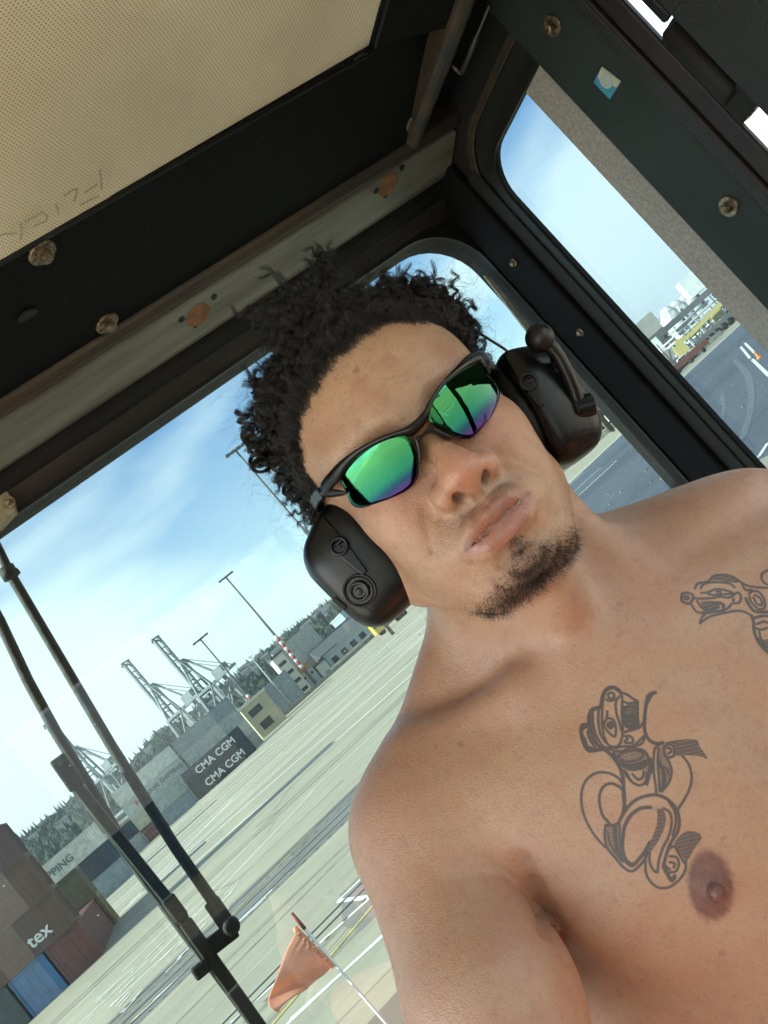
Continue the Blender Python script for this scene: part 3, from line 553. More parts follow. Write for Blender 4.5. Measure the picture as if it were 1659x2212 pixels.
GA, GB, GC = 'containers in the tall dark stack at left', 'containers of the far row', 'containers beside the tall stack'
rx, ry = -9.8, 63.8
lab = ['brown container with white tex lettering, second from the ground in the tall left stack', 'plain dull brown container third from the ground in the tall left stack', 'dusty purple container, fourth from the ground in the tall left stack']
for t, c in ((1, 'brown'), (2, 'brown'), (3, 'purple')): container(rx-12.19, ry, t, 12.19, c, lab[t-1], 0, GA, text=[('tex', 9.3, .55, 1.15)] if t == 1 else None)
container(rx-13.6, ry+.2, 4, 12.19, 'red', 'rust red container topmost on the tall left stack', 0, GA)
container(rx, ry, 0, 12.19, 'maroon', 'dark red container end-on at the foot of the tall left stack', math.pi/2, GA)
container(rx-2.6, ry-.1, 0, 12.19, 'blue', 'bright blue container end-on at the foot of the tall left stack', math.pi/2, GA)
container(rx-5.2-12.19, ry-.25, 0, 12.19, 'teal', 'dark teal container at the foot of the tall left stack', 0, GA)
container(-9.5-12.19, 75.5, 0, 12.19, 'tan', 'tan container on the ground right behind the tall left stack', 0, GC)
container(-9.5-12.19, 75.5, 1, 12.19, 'olive', 'olive container resting on the tan container', 0, GC)
# far row: x and height read off at a chosen distance
def X(px, py, Y): p = on(px, py, 1, Y); return p[0], p[2]
container(1.0, 158.0, 0, 12.19, 'navy', 'lower dark blue container lettered CMA CGM in the far row', 0, GB, text=[('CMA CGM', 2.2, .75, 1.75)])
container(1.0, 158.0, 1, 12.19, 'navy', 'upper dark blue container lettered CMA CGM in the far row', 0, GB, text=[('CMA CGM', 2.2, .75, 1.75)])
container(-5.2, 160.0, 0, 6.06, 'steel', 'pale steel container on the ground just left of the CMA CGM pair', 0, GB)
container(-5.2, 160.0, 1, 6.06, 'grey', 'light grey container on the pale steel one left of the CMA CGM pair', 0, GB)
for k, (x, t, c, l) in enumerate([(-9.5, 2, 'grey', 'grey container lettered NAVE SHIPPING with red logo above the CMA CGM pair'), (-9.5, 3, 'white', 'white container on top of the NAVE SHIPPING one'), (3.2, 2, 'grey', 'grey container right of the NAVE SHIPPING one above the CMA CGM pair'), (3.2, 3, 'steel', 'steel grey container topmost above the right half of the CMA CGM pair')]):
    r_ = container(x, 163.5, t, 12.19, c, l, 0, GB, text=[('NAVE SHIPPING', 4.2, 1.0, 1.1)] if k == 0 else None, tcol=(.12, .13, .14) if k == 0 else (.75, .76, .74))
    if k == 0: m = MB(); m.prism([(2.2, -.02, .8), (2.9, -.02, 1.35), (3.6, -.02, .8), (3.6, -.02, 1.9), (2.9, -.02, 1.35), (2.2, -.02, 1.9)], (0, .01, 0)); m.build('red_logo', mat('logo_red', (.45, .06, .06), rough=.6), r_)
container(-9.5, 163.5, 0, 12.19, 'maroon', 'dark red container on the ground under the NAVE SHIPPING stack', 0, GB); container(-9.5, 163.5, 1, 12.19, 'cream', 'cream container second from the ground under the NAVE SHIPPING stack', 0, GB)
container(3.2, 163.5, 0, 12.19, 'grey', 'grey container on the ground behind the CMA CGM pair', 0, GB); container(3.2, 163.5, 1, 12.19, 'white', 'white container second from the ground behind the CMA CGM pair', 0, GB)
container(-20.4, 159.0, 0, 6.06, 'red', 'red container on the ground beyond the lane lines, left of the wiper', 0, GB)
container(-34, 163, 0, 12.19, 'brown', 'brown container on the ground in the far row left of the wiper', 0, GB); container(-34, 163, 1, 12.19, 'tan', 'tan container second from the ground left of the wiper', 0, GB)
container(-34, 163, 2, 12.19, 'grey', 'grey container lettered SHIPPING with a red logo left of the wiper', 0, GB, text=[('SHIPPING', 4.2, 1.0, 1.1)], tcol=(.12, .13, .14))
container(-21.5, 165, 1, 12.19, 'navy', 'dark blue container behind the red one in the far row', 0, GB); container(-21.5, 165, 0, 12.19, 'grey', 'grey container on the ground behind the red one in the far row', 0, GB)
container(-22.5, 118, 0, 12.19, 'steel', 'steel container on the ground behind the olive and tan pair', 0, GC); container(-22.5, 118, 1, 12.19, 'navy', 'dark blue container second from the ground behind the olive and tan pair', 0, GC)
container(-22.5, 118, 2, 12.19, 'white', 'pale container lettered SHIPPING above the olive one', 0, GC, text=[('SHIPPING', 3.0, .8, 1.25)], tcol=(.12, .13, .14))
# row to the right
GD = 'containers in the row beyond the light masts'; nth = ('on the ground', 'second from the ground', 'topmost')
for t in range(3):
    container(14.8, 205, t, 6.06, 'tan' if t < 2 else 'olive', f'short tan container {nth[t]} of the row beyond the dark lamp post', 0, GD)
    container(20.9, 205, t, 12.19, 'steel', f'steel grey container {nth[t]} of the row beyond the thin pale mast', 0, GD)
for t in range(5):
    container(36.2, 224, t, 12.19, 'grey', f'grey container {("on the ground","second from the ground","third from the ground","fourth from the ground","topmost")[t]} of the high stack behind the tan fascia', 0, 'containers in the high right stack')

# ---------------------------------------------------------------- buildings in the yard
def building(name, label, x0, x1, y0, y1, z1, wall, roofc, wins, dz=.5, roof_h=.5, group=None, cat='building'):
    o = empty(name, (x0, y0, 0), label, cat, group); w = x1-x0; d = y1-y0
    m = MB(); m.box((w/2, d/2, z1/2), (w, d, z1)); wl = m.build('wall', wall, o)
    m = MB(); m.box((w/2, d/2, z1+roof_h/2+.003), (w+.5, d+.5, roof_h)); m.build('roof', roofc, o)
    for wx, wz, ww, wh in wins:
        m = MB(); t = .07
        for bx in ((0, 0, ww+2*t, t), (0, wh, ww+2*t, t)): m.box((wx+ww/2, -.03, wz+bx[1]), (bx[2], .10, t))
        for sx in (0, ww): m.box((wx+sx, -.03, wz+wh/2), (t, .10, wh-t))
        fr = m.build('window', mat('window_frame_paint', (.55, .53, .44), rough=.6), wl); 
        m = MB(); m.box((wx+ww/2, -.010, wz+wh/2), (ww-t, .03, wh-t)); m.build('pane', mat('dark_window', (.03, .04, .045), rough=.15), fr)
    return o
M_cream = mat('cream_wall', (.50, .44, .30), rough=.8, col2=(.40, .36, .26), noise_scale=.5); M_lgrey = mat('light_metal_wall', (.42, .46, .46), rough=.6, col2=(.36, .40, .40), noise_scale=.4)
M_roofw = mat('pale_roof', (.62, .60, .52), rough=.7); M_roofd = mat('dark_roof', (.09, .095, .10), rough=.8); M_tanw = mat('tan_fascia', (.33, .25, .13), rough=.8)
xa, za = X(400, 1640, 168); building('office_hut', 'cream office hut with dark louvred windows behind the light grey containers', -14.5, -6.0, 166, 172, 5.6, M_cream, M_roofw, [(5.6, 3.3, 2.4, 1.6), (5.6, .8, 2.2, 1.4)])
building('yard_office', 'small cream yard office with a barred window right of the CMA CGM containers', 17.0, 23.0, 178, 184, 7.0, M_cream, M_roofw, [(.8, 4.4, 3.0, 1.5), (1.2, 1.0, 2.6, 1.8)])
building('long_shed', 'long shed with a bright white roof edge left of the cream office hut', -36, -16, 172, 180, 5.2, M_lgrey, M_roofw, [])
building('flat_roof_building', 'low building with a tan fascia and small windows at the foot of the banded mast', 33, 40.2, 215, 222, 4.3, M_lgrey, M_tanw, [(k*1.1+.4, 2.7, .7, .8) for k in range(6)], roof_h=1.7)
building('white_block', 'plain white wall block between the tan fascia and the grey warehouse', 40.6, 43.5, 214.6, 222, 3.5, M_roofw, M_roofd, [])
wh = building('warehouse', 'long grey warehouse with dark sloping roof and bright eaves reaching to the ear cup', 43.8, 60, 215, 236, 3.9, M_lgrey, M_roofw, [(k*3+1, 1, 1.8, 1.6) for k in range(5)], roof_h=.35)
m = MB(); m.prism([(-.6, -.5, 4.27), (-.6, 10, 7.6), (-.6, 21, 4.27)], (17.4, 0, 0)); m.build('sloping_roof', M_roofd, wh)
sw_ = building('white_cabins', 'stacked white site cabins beside the high grey container stack', 33.0, 36.0, 210, 216, 11.5, M_roofw, M_roofd, [(.3, k*2.6+1, 2.2, .9) for k in range(4)])
building('blue_grey_hall', 'blue grey hall with a pale roof seen just under the ear cup', 66, 92, 262, 280, 10, mat('bluegrey_wall', (.30, .38, .44), rough=.6), M_lgrey, [(k*5+2, 6, 3, 1.5) for k in range(5)])
# yellow and blue yard trucks by the warehouse corner
def yard_truck(name, x, y, c, label, rz=0, tank=None):
    o = empty(name, (x, y, 0), label, 'truck'); o.rotation_euler = (0, 0, rz); pm = mat('truck_paint_'+name, c, rough=.4)
    m = MB(); m.box((0, 0, 1.9), (2.4, 2.4, 2.4)); m.build('cab', pm, o, bevel=.15); m = MB(); m.box((-.1, -1.21, 2.3), (1.7, .05, .9)); m.build('windscreen', mat('dark_window', (.03, .04, .045)), o)
    m = MB(); m.box((3.8, 0, .95), (5.2, 1.2, .35)); m.build('chassis', M_rub, o)
    for wx in (.2, 4.6, 5.9):
        for wy in (-1.0, 1.0): m = MB(); m.smooth = True; m.lathe((wx, wy-.15, .5), (0, 1, 0), [(.2, 0), (.5, .02), (.5, .28), (.2, .3)], 16); m.build('wheel', M_rub, o)
    if tank: m = MB(); m.smooth = True; m.lathe((1.6, 0, 2.0), (1, 0, 0), [(.4, 0), (1.2, .3), (1.25, 4.6), (.4, 5.0)], 20); m.build('tank', mat('olive_tank', tank, rough=.5), o)
    return o
yard_truck('yellow_truck', 46, 168, (.62, .44, .10), 'yellow yard truck parked at the warehouse corner near the ear cup', tank=(.30, .28, .13))
yard_truck('blue_truck', 62, 190, (.06, .22, .55), 'small blue truck parked beyond the yellow one', rz=.2)
# light masts
def mast(px, py, D, label, stripes=None, heads=4, r=.28, colr=(.10, .11, .11), arm=1.6):
    p = on(px, py, 1, D); h = p[2]; o = empty('light_mast', (p[0], p[1], 0), label, 'light mast', 'light masts in the yard'); m = MB(); m.smooth = True
    mm = mat('mast_paint_%d' % int(colr[0]*100), colr, rough=.5)
    m.tube([(0, 0, 0), (0, 0, h*.5), (0, 0, h)], [r*1.3, r, r*.6], 10); m.build('pole', mm, o)
    m = MB(); m.beam((-arm, 0, h), (arm, 0, h), r*.8, r*.8); m.build('crossarm', mm, o)
    for k in range(heads): m = MB(); xk = -arm+2*arm*k/max(1, heads-1); m.box((xk, -.3, h-.12), (arm*.55, .8, .38)); m.build('lamp_head', mm, o)
    if stripes:
        z0, z1, n = stripes
        for k in range(n):
            a = z0*h+(z1-z0)*h*k/n; b = z0*h+(z1-z0)*h*(k+1)/n; m = MB(); m.smooth = True; m.tube([(0, 0, a), (0, 0, b)], r*1.45-.002*k, 10); m.build('stripe_band', mat('stripe_white', (.70, .68, .64)) if k % 2 else mat('stripe_red', (.40, .06, .05)), o)
    return o
mast(508, 972, 135, 'tallest dark mast, its head beside the man\'s curls', r=.24, heads=4)
mast(487, 1246, 205, 'dark mast with red and white bands low on its pole', stripes=(.14, .46, 12), r=.30)
mast(432, 1380, 200, 'middle dark mast with a short red and white band near its foot', stripes=(.12, .36, 8), r=.26)
mast(541, 1418, 205, 'thin pale mast with a single small lamp', heads=1, r=.17, colr=(.45, .46, .44), arm=.5)
mast(478, 1514, 190, 'short dark lamp post with a pale lamp at the tan container stack', heads=1, r=.17, arm=.7)
mast(233, 1663, 420, 'small distant mast above the hill trees', heads=2, r=.3, colr=(.2, .22, .22))
mast(1163, 2, 1, 'x', heads=0) if False else None
# ship-to-shore cranes with raised booms
M_crane = mat('crane_grey', (.20, .235, .25), rough=.5, col2=(.15, .18, .19), noise_scale=.2); M_craned = mat('crane_dark', (.14, .16, .17), rough=.6)
def crane(px, py, D, yaw, label):
    tip = on(px, py, 1, D); s = tip[2]/104.0; o = empty('quay_crane', (tip[0], tip[1], 0), label, 'quay crane', 'ship to shore cranes on the quay'); o.rotation_euler = (0, 0, yaw); o.scale = (s, s, s)
    # x across the quay (boom side is -x), y along the quay
    ox = 2.
    def part(nm, segs, w, mm=M_crane):
        m = MB()
        for a, b in segs: m.beam((a[0]+ox, a[1], a[2]), (b[0]+ox, b[1], b[2]), w*1.35)
        return m.build(nm, mm, o)
    for y in (-9, 9): part('leg', [((0, y, 0), (2, y*.85, 46))], 1.9); part('leg', [((26, y, 0), (22, y*.85, 44))], 1.9)
    part('portal_beam', [((0, -9, 14), (0, 9, 14)), ((26, -9, 14), (26, 9, 14))], 1.7); part('portal_beam', [((0, -9, 16), (26, -9, 16)), ((0, 9, 16), (26, 9, 16)), ((2, -8, 45), (22, -8, 45)), ((2, 8, 45), (22, 8, 45)), ((1, -8.5, 44), (1, 8.5, 44))], 1.5)
    part('diagonal_brace', [((1, -9, 17), (22, -9, 44)), ((1, 9, 17), (22, 9, 44)), ((25, -9, 17), (23, 9, 43)), ((25, 9, 17), (23, -9, 43))], .8)
    part('girder', [((0, -3.5, 45), (44, -3.5, 45)), ((0, 3.5, 45), (44, 3.5, 45)), ((44, -3.5, 45), (44, 3.5, 45))], 1.6)
    b0 = np.array((-1., 0, 45)); b1 = np.array((-2., 0, 104)); seg = []
    for y in (-2.8, 2.8): seg.append((b0+(0, y, 0), b1+(0, y, 0)))
    part('boom', seg, 1.5)
    br_ = []
    for k in range(9): t = k/8.5; t2 = (k+1)/8.5; p = b0+(b1-b0)*t; q = b0+(b1-b0)*min(1, t2); br_.append((p+(0, -2.8, 0), p+(0, 2.8, 0)))
    part('boom_bracing', br_, .55, M_craned); part('boom_tip_frame', [(b1+(0, -4.6, 0), b1+(0, 4.6, 0)), (b1+(-2.5, -3.6, -2), b1+(-2.5, 3.6, -2)), (b1+(-2.5, 3.6, -2), b1+(0, 3.6, 0)), (b1+(-2.5, -3.6, -2), b1+(0, -3.6, 0))], .9)
    part('apex_frame', [((2, -7.5, 46), (4, -2, 76)), ((2, 7.5, 46), (4, 2, 76)), ((22, -7.5, 45), (5, -2, 76)), ((22, 7.5, 45), (5, 2, 76)), ((4, -3, 76), (4, 3, 76)), ((2.6, -6, 55), (2.6, 6, 55)), ((3.2, -4, 65), (3.2, 4, 65))], 1.0)
    part('stay', [((4, -2, 76), (-5, -3, 80)), ((4, 2, 76), (-5, 3, 80)), ((5, 2, 76), (42, 3, 46)), ((5, -2, 76), (42, -3, 46)), ((4, 0, 76), (-7, 0, 98))], .35, M_craned)
    m = MB(); m.box((31+ox, 0, 49), (12, 8, 6)); m.build('machinery_house', M_crane, o); m = MB(); m.box((-2+ox, 4.5, 41), (3, 3, 3)); m.build('operator_cabin', M_craned, o)
    part('ladder_tower', [((27, -9.5, 2), (24, -9, 44)), ((29, -9.5, 2), (26, -9, 44))]+[((27+2*(k % 2), -9.5, 2+k*3), (27+2*((k+1) % 2)-k*.15, -9.4, 5+k*3)) for k in range(13)], .4)
    return o
crane(335, 1378, 520, math.radians(-52), 'nearer tall quay crane with raised boom, right one of the pair')
crane(270, 1430, 560, math.radians(-52), 'slightly smaller quay crane with raised boom, left one of the pair')
crane(104, 1562, 480, math.radians(-58), 'third quay crane with raised boom, partly behind the wiper arms')

# the yard goes on in front of the cab too
fl = []
for y in (-14, -17, -26, -27, -38, -45, -46, -60, -75): fl.append(((-60, y, 0), (60, y-1, 0)))
for x in (-30, -12, 8, 26): fl.append(((x, -12, 0), (x+3, -70, 0)))
lines('lane_line', fl, .18, M_white, .010)
for k, (x, y, c) in enumerate(((-26, -58, 'red'), (-12, -60, 'blue'), (6, -57, 'grey'), (20, -62, 'tan'), (34, -58, 'maroon'))):
    for t in range(2): container(x, y, t, 12.19, c, f'{c} container {"on the ground" if t == 0 else "on top"} of the row in front of the cab', 0, 'containers in front of the cab')
# fence and posts in front of the far containers
fence = empty('chain_fence', (-24, 156, 0), 'low chain fence with thin posts in front of the red container and far row', 'fence')
for k in range(9): m = MB(); m.beam((k*3., 0, 0), (k*3., 0, 2.2), .07); m.build('post', mat('galvanised', (.34, .35, .34), rough=.5, metal=.3), fence)
m = MB()
for z in (.1, 1.1, 2.15): m.beam((0, 0, z), (24, 0, z), .04)
m.build('rail', MATS['galvanised'], fence)
m = MB(); m.beam((9, 196, .4), (128, 205, .4), 1.0, .8); o = m.build('barrier_wall', mat('dirty_barrier', (.16, .16, .145), rough=.9, col2=(.28, .27, .24), noise_scale=1.2)); tag(o, 'long low dirty concrete barrier along the far edge of the pale yard', 'barrier')

# ---------------------------------------------------------------- wooded hill
RG = [(-700, 2400), (-300, 2110), (-60, 1900), (41, 1827), (65, 1806), (96, 1786), (140, 1750), (166, 1722), (233, 1682), (271, 1660), (297, 1640), (324, 1613), (342, 1592), (408, 1552), (439, 1520), (472, 1492), (517, 1460), (557, 1430), (593, 1402), (629, 1374), (662, 1345), (718, 1306), (800, 1262), (900, 1190), (1000, 1110), (1150, 985), (1300, 858), (1450, 742), (1600, 628), (1900, 395)]
hd = []
for px, py in RG:
    r = ray(px, py); rh = math.hypot(r[0], r[1]); D = 880; p = CAMP+r*(D/rh); hd.append((p[0], p[1], max(4, p[2]-7), math.atan2(r[0], r[1])))
hd.sort(key=lambda q: q[3]); ha = np.array([q[3] for q in hd]); hh = np.array([q[2] for q in hd])
def hill(a, t):       # a azimuth, t 0 foot .. 1 ridge .. 1.6 behind
    D = 620+t*260; n_ = mnoise.noise(Vector((math.sin(a)*D*.006, math.cos(a)*D*.006, 3.))); h = np.interp(a, ha, hh)*(math.sin(min(t, 1)*math.pi/2)**1.1 if t <= 1 else max(0, 1-(t-1)*.8))
    return np.array((math.sin(a)*D, math.cos(a)*D, h+n_*5*min(1, t*2)))
m = MB(); m.smooth = True; A_ = np.linspace(math.radians(-42), math.radians(62), 150); m.grid([[hill(a, t) for t in np.linspace(-.02, 1.7, 16)] for a in A_])
o = m.build('hill', mat('wooded_hillside', (.035, .055, .030), rough=.95, col2=(.07, .085, .045), noise_scale=.03, bump=1.5, bump_scale=.1)); o['kind'] = 'structure'
V_, F_ = [], []; rt_ = random.Random(5)
def add_tree(p, h, w, conifer):
    n0 = len(V_); k = 6
    if conifer:
        V_.append((p[0], p[1], p[2]+h))
        for lev, (rr_, zz) in enumerate(((.35, .55), (.75, .30), (1, .08))):
            for i in range(k): a = 2*math.pi*(i+rt_.random()*.5)/k; q = rr_*w*(.7+.5*rt_.random()); V_.append((p[0]+q*math.cos(a), p[1]+q*math.sin(a), p[2]+h*zz*(1+.1*rt_.random())))
        for i in range(k):
            j = (i+1) % k; F_.append((n0, n0+1+i, n0+1+j))
            for l in range(2): F_.append((n0+1+l*k+i, n0+1+(l+1)*k+i, n0+1+(l+1)*k+j, n0+1+l*k+j))
    else:
        for zz, rr_ in ((.05, .5), (.4, 1.0), (.75, .85), (1.0, .35)):
            for i in range(k): a = 2*math.pi*(i+rt_.random()*.7)/k; q = rr_*w*(.65+.6*rt_.random()); V_.append((p[0]+q*math.cos(a), p[1]+q*math.sin(a), p[2]+h*zz*(1+.15*(rt_.random()-.5))))
        for l in range(3):
            for i in range(k): j = (i+1) % k; F_.append((n0+l*k+i, n0+l*k+j, n0+(l+1)*k+j, n0+(l+1)*k+i))
        F_.append(tuple(n0+3*k+i for i in range(k)))
for i in range(9000):
    a = math.radians(-30+rt_.random()*62); t = rt_.random()**.7*1.05; p = hill(a, t); cl = mnoise.noise(Vector((p[0]*.012, p[1]*.012, 9.)))
    con = rt_.random() < (.30 if t < .95 else .5); h = (9+8*rt_.random() if con else 6+5*rt_.random())*(1+.25*cl); add_tree(p-(0, 0, 1), h, (2.2+1.2*rt_.random()) if con else (3.4+2*rt_.random()), con)
me_ = bpy.data.meshes.new('forest'); me_.from_pydata(V_, [], F_); fm = mat('dark_foliage', (.012, .026, .018), rough=.95, col2=(.040, .062, .034), noise_scale=.06, ramp=(.35, .65), detail=8, bump=1.2, bump_scale=.5); me_.materials.append(fm)
o = bpy.data.objects.new('forest', me_); link(o); tag(o, 'dense dark conifer and broadleaf wood covering the hill behind the yard', 'forest', kind='stuff')
hs = random.Random(9)
for k in range(46):
    a = math.radians(5+hs.random()*14 if k % 3 else -14+hs.random()*30); p = hill(a, .45+hs.random()*.4); w = 6+5*hs.random(); m = MB(); m.box((0, 0, 6), (w, 6, 7)); root = empty('hill_house', (p[0], p[1], p[2]), None, None); root.rotation_euler = (0, 0, -a); m.build('wall', mat('hill_house_wall_%d' % (k % 3), ((.5, .5, .46), (.42, .38, .30), (.35, .40, .42))[k % 3], rough=.8), root)
    m = MB(); m.prism([(-w/2-.4, -3.4, 9.5), (-w/2-.4, 3.4, 9.5), (-w/2-.4, 0, 12)], (w+.8, 0, 0)); m.build('roof', mat('hill_house_roof', (.11, .11, .115), rough=.8), root); tag(root, ('white', 'tan', 'blue grey')[k % 3]+' walled house half hidden by trees on the wooded hill', 'house', ('white', 'tan', 'blue grey')[k % 3]+' houses on the wooded hill')

# ---------------------------------------------------------------- what stands beyond the dark asphalt, seen through the side window
def DP(x, y, d): return CAMP+ray(*Z8(x, y))*d       # d = distance along the view
def ground_below(p): return np.array((p[0], p[1], 0.))
sx = np.array((math.cos(math.radians(33)), -math.sin(math.radians(33)), 0)); sy = np.array((math.sin(math.radians(33)), math.cos(math.radians(33)), 0))
Rr = np.stack([sx, sy, np.array((0, 0, 1.))], 1)
def rel(x, y, d, o): v = Rr.T @ (DP(x, y, d)-o); return v
def rroot(name, x, y, d, label, cat, group=None):
    p = ground_below(DP(x, y, d)); o = empty(name, p, label, cat, group); o.rotation_euler = (0, 0, math.radians(-33)); return o, p
def fbox(name, quad, d, depth, mm, root, p): # photo corners of a front face -> upright box
    P = [rel(x, y, d, p) for x, y in quad]; x0, x1 = min(q[0] for q in P), max(q[0] for q in P); z0, z1 = min(q[2] for q in P), max(q[2] for q in P); yy = np.mean([q[1] for q in P]); m = MB(); m.box(((x0+x1)/2, yy+depth/2, (z0+z1)/2), (x1-x0, depth, z1-z0)); return m.build(name, mm, root)
M_w = mat('off_white_paint', (.72, .73, .70), rough=.6, col2=(.60, .62, .60), noise_scale=.5); M_y = mat('machine_yellow', (.48, .42, .15), rough=.5); M_struct = mat('dark_truss', (.10, .105, .11), rough=.6); M_bei = mat('beige_cladding', (.34, .33, .29), rough=.8, col2=(.29, .285, .25), noise_scale=.3)  # M_w is ordinary white paint with random tone, for cabin, silos and signs
o, p = rroot('cladding_building', 500, 1000, 330, 'plain beige clad building seen left of the white silos through the side window', 'building')
fbox('wall', [(300, 780), (510, 610), (600, 700), (420, 920)], 330, 30, M_bei, o, p); a = rel(250, 800, 330, p); b = rel(600, 700, 330, p); m = MB(); m.box(((a[0]+b[0])/2, a[1]+45, 8), (abs(b[0]-a[0])+40, 28, 16)); m.build('rear_block', M_bei, o)
for k, (x0, y0, x1, y1, h) in enumerate([(600, 560, 720, 620, 0), (690, 500, 800, 560, 0), (780, 440, 900, 500, 0)]):
    o, p = rroot('silo', x0+60, y0+400, 290, ('left white round silo beyond the yellow crane', 'middle white silo with ladder beyond the yellow crane', 'right white silo beside the raised white cabin')[k], 'silo', 'white silos beyond the asphalt'); t = rel(x0+50, y0, 290, p); b = rel(x1, y1, 290, p); r_ = 3.8; m = MB(); m.smooth = True; m.lathe((t[0], 6, 0), (0, 0, 1), [(r_, 0), (r_, t[2]-3), (r_*.4, t[2]), (.5, t[2]+.5)], 28); m.build('tank', M_w, o)
    m = MB(); 
    for q in range(6): m.beam((t[0]-r_+q*2, .5, t[2]-3), (t[0]-r_+q*2, .5, t[2]-1.6), .15)
    m.beam((t[0]-r_, .5, t[2]-1.6), (t[0]+r_, .5, t[2]-1.6), .15); m.build('railing', M_struct, o)
o, p = rroot('elevated_cabin', 930, 760, 260, 'big white raised cabin on the steel gantry at the top of the side window view', 'cabin'); fbox('wall', [(790, 330), (900, 210), (1050, 350), (920, 450)], 260, 9, M_w, o, p); c = rel(900, 350, 260, p)
m = MB()
for dx in (-6, 0, 6): m.beam((c[0]+dx, 4, 0), (c[0]+dx, 4, c[2]-3), .8)
m.build('leg', M_struct, o)
o, p = rroot('loading_gantry', 760, 900, 240, 'long dark steel loading gantry with white window boxes and trusses', 'gantry'); A0 = rel(420, 915, 240, p); A1 = rel(1230, 420, 240, p); zt = (A0[2]+A1[2])/2; x0, x1 = A0[0], A1[0]+25
m = MB(); m.beam((x0, 0, zt+1), (x1, 0, zt+1), 2.2, 1.6); m.beam((x0, 0, zt-7), (x1, 0, zt-7), 1.2, .9); m.build('girder', M_struct, o)
m = MB(); n_ = 16
for k in range(n_): xa_ = x0+(x1-x0)*k/n_; xb_ = x0+(x1-x0)*(k+1)/n_; m.beam((xa_, 0, zt-7 if k % 2 else zt), (xb_, 0, zt if k % 2 else zt-7), .45); m.beam((xa_, 0, zt-7), (xa_, 0, zt), .35)
m.build('truss', M_struct, o)
for k in range(13): xa_ = x0+(x1-x0)*(.36+.045*k); m = MB(); m.box((xa_, -1.4, zt-2.4), ((x1-x0)*.038, 1.6, 1.7)); m.build('window_box', M_w, o)
for k in range(10): xa_ = x0+(x1-x0)*(.40+.055*k); m = MB(); m.box((xa_, -1.4, zt-5.4), ((x1-x0)*.040, 1.6, 1.3)); m.build('window_box', M_w, o)
m = MB()
for k in range(6): xa_ = x0+(x1-x0)*k/5; m.beam((xa_, 0, 0), (xa_, 0, zt-7), .9); m.beam((xa_, 0, 0), (xa_+8, 0, zt-7), .4)
m.build('leg', M_struct, o)
for t, x, y, hh_, lb in (('3', 540, 960, 3.4, 'white block sign numbered 3 at the left end of the gantry'), ('18', 870, 770, 2.6, 'dark number board reading 18 under the gantry')):
    o, p = rroot('number_board', x, y, 232, lb, 'sign'); c = rel(x, y, 232, p); dark = t == '18'; m = MB(); m.box((c[0], 0, c[2]), (5.0, .6, 4.4)); m.build('board', M_struct if dark else M_w, o); m = MB(); m.beam((c[0], .2, 0), (c[0], .2, c[2]-2.2), .5); m.build('post', M_struct, o)
    text_mesh(t, hh_, .02, M_w if dark else M_struct, o, (c[0], -.35, c[2]-hh_*.35), (math.pi/2, 0, 0), 'CENTER')
o, p = rroot('yellow_crane', 1000, 1010, 215, 'yellow low crane with long boom and cab beyond the light kerb', 'crane'); a = rel(880, 830, 215, p); b = rel(1215, 560, 215, p); c = rel(800, 960, 215, p)
m = MB(); m.beam((a[0], 0, a[2]), (b[0]+14, 0, b[2]+2.5), 1.3, 1.1); m.beam((c[0], 0, c[2]+2), (a[0], 0, a[2]), 1.0); m.build('boom', M_y, o); fbox('counterweight', [(740, 940), (820, 890), (885, 965), (795, 1020)], 215, 3, M_y, o, p)
fbox('cab', [(1095, 625), (1165, 565), (1225, 625), (1145, 690)], 215, 3, M_y, o, p); m = MB(); m.box(((a[0]+b[0])/2, 0, 2.0), (abs(b[0]-a[0]), 3.2, 1.4)); m.build('deck', M_struct, o)
for k in range(7): m = MB(); m.smooth = True; m.lathe((a[0]+(b[0]-a[0])*k/6, -1.8, .9), (0, 1, 0), [(.3, 0), (.9, .05), (.9, .6), (.3, .65)], 16); m.build('wheel', M_rub, o)
m = MB()
for k in range(9): xx = a[0]+(b[0]-a[0])*k/8; m.beam((xx, 0, 2.7), (xx, 0, a[2]+(b[2]-a[2])*k/8), .28)
m.build('railing_post', M_struct, o)
o, p = rroot('flatbed_trailer', 880, 1180, 190, 'red flatbed trailer parked beyond the kerb below the white pickup', 'trailer'); c = rel(880, 1150, 190, p); m = MB(); m.box((c[0], 0, 1.5), (13, 2.5, 1.3)); m.build('deck', mat('dull_red', (.11, .035, .03), rough=.6), o)
for k in range(4): m = MB(); m.smooth = True; m.lathe((c[0]-5+k*3.2, -1.4, .5), (0, 1, 0), [(.2, 0), (.5, .03), (.5, .3), (.2, .33)], 14); m.build('wheel', M_rub, o)
o, p = rroot('white_pickup', 830, 1120, 200, 'white pickup truck standing just behind the red trailer', 'pickup truck'); c = rel(830, 1070, 200, p); m = MB(); m.prism([(c[0]-3.2, -1, .7), (c[0]+3.2, -1, .7), (c[0]+3.2, -1, 1.6), (c[0]+1.6, -1, 1.75), (c[0]+.8, -1, 2.5), (c[0]-1.0, -1, 2.5), (c[0]-1.4, -1, 1.7), (c[0]-3.2, -1, 1.6)], (0, 2, 0)); m.build('body', M_w, o, bevel=.08)
m = MB(); m.box((c[0]-.1, -1.02, 2.05), (1.9, .05, .6)); m.build('side_window', MATS['dark_window'], o)
for k in (-2, 2): m = MB(); m.smooth = True; m.lathe((c[0]+k, -1.15, .5), (0, 1, 0), [(.2, 0), (.5, .02), (.5, .28), (.2, .3)], 14); m.build('wheel', M_rub, o)
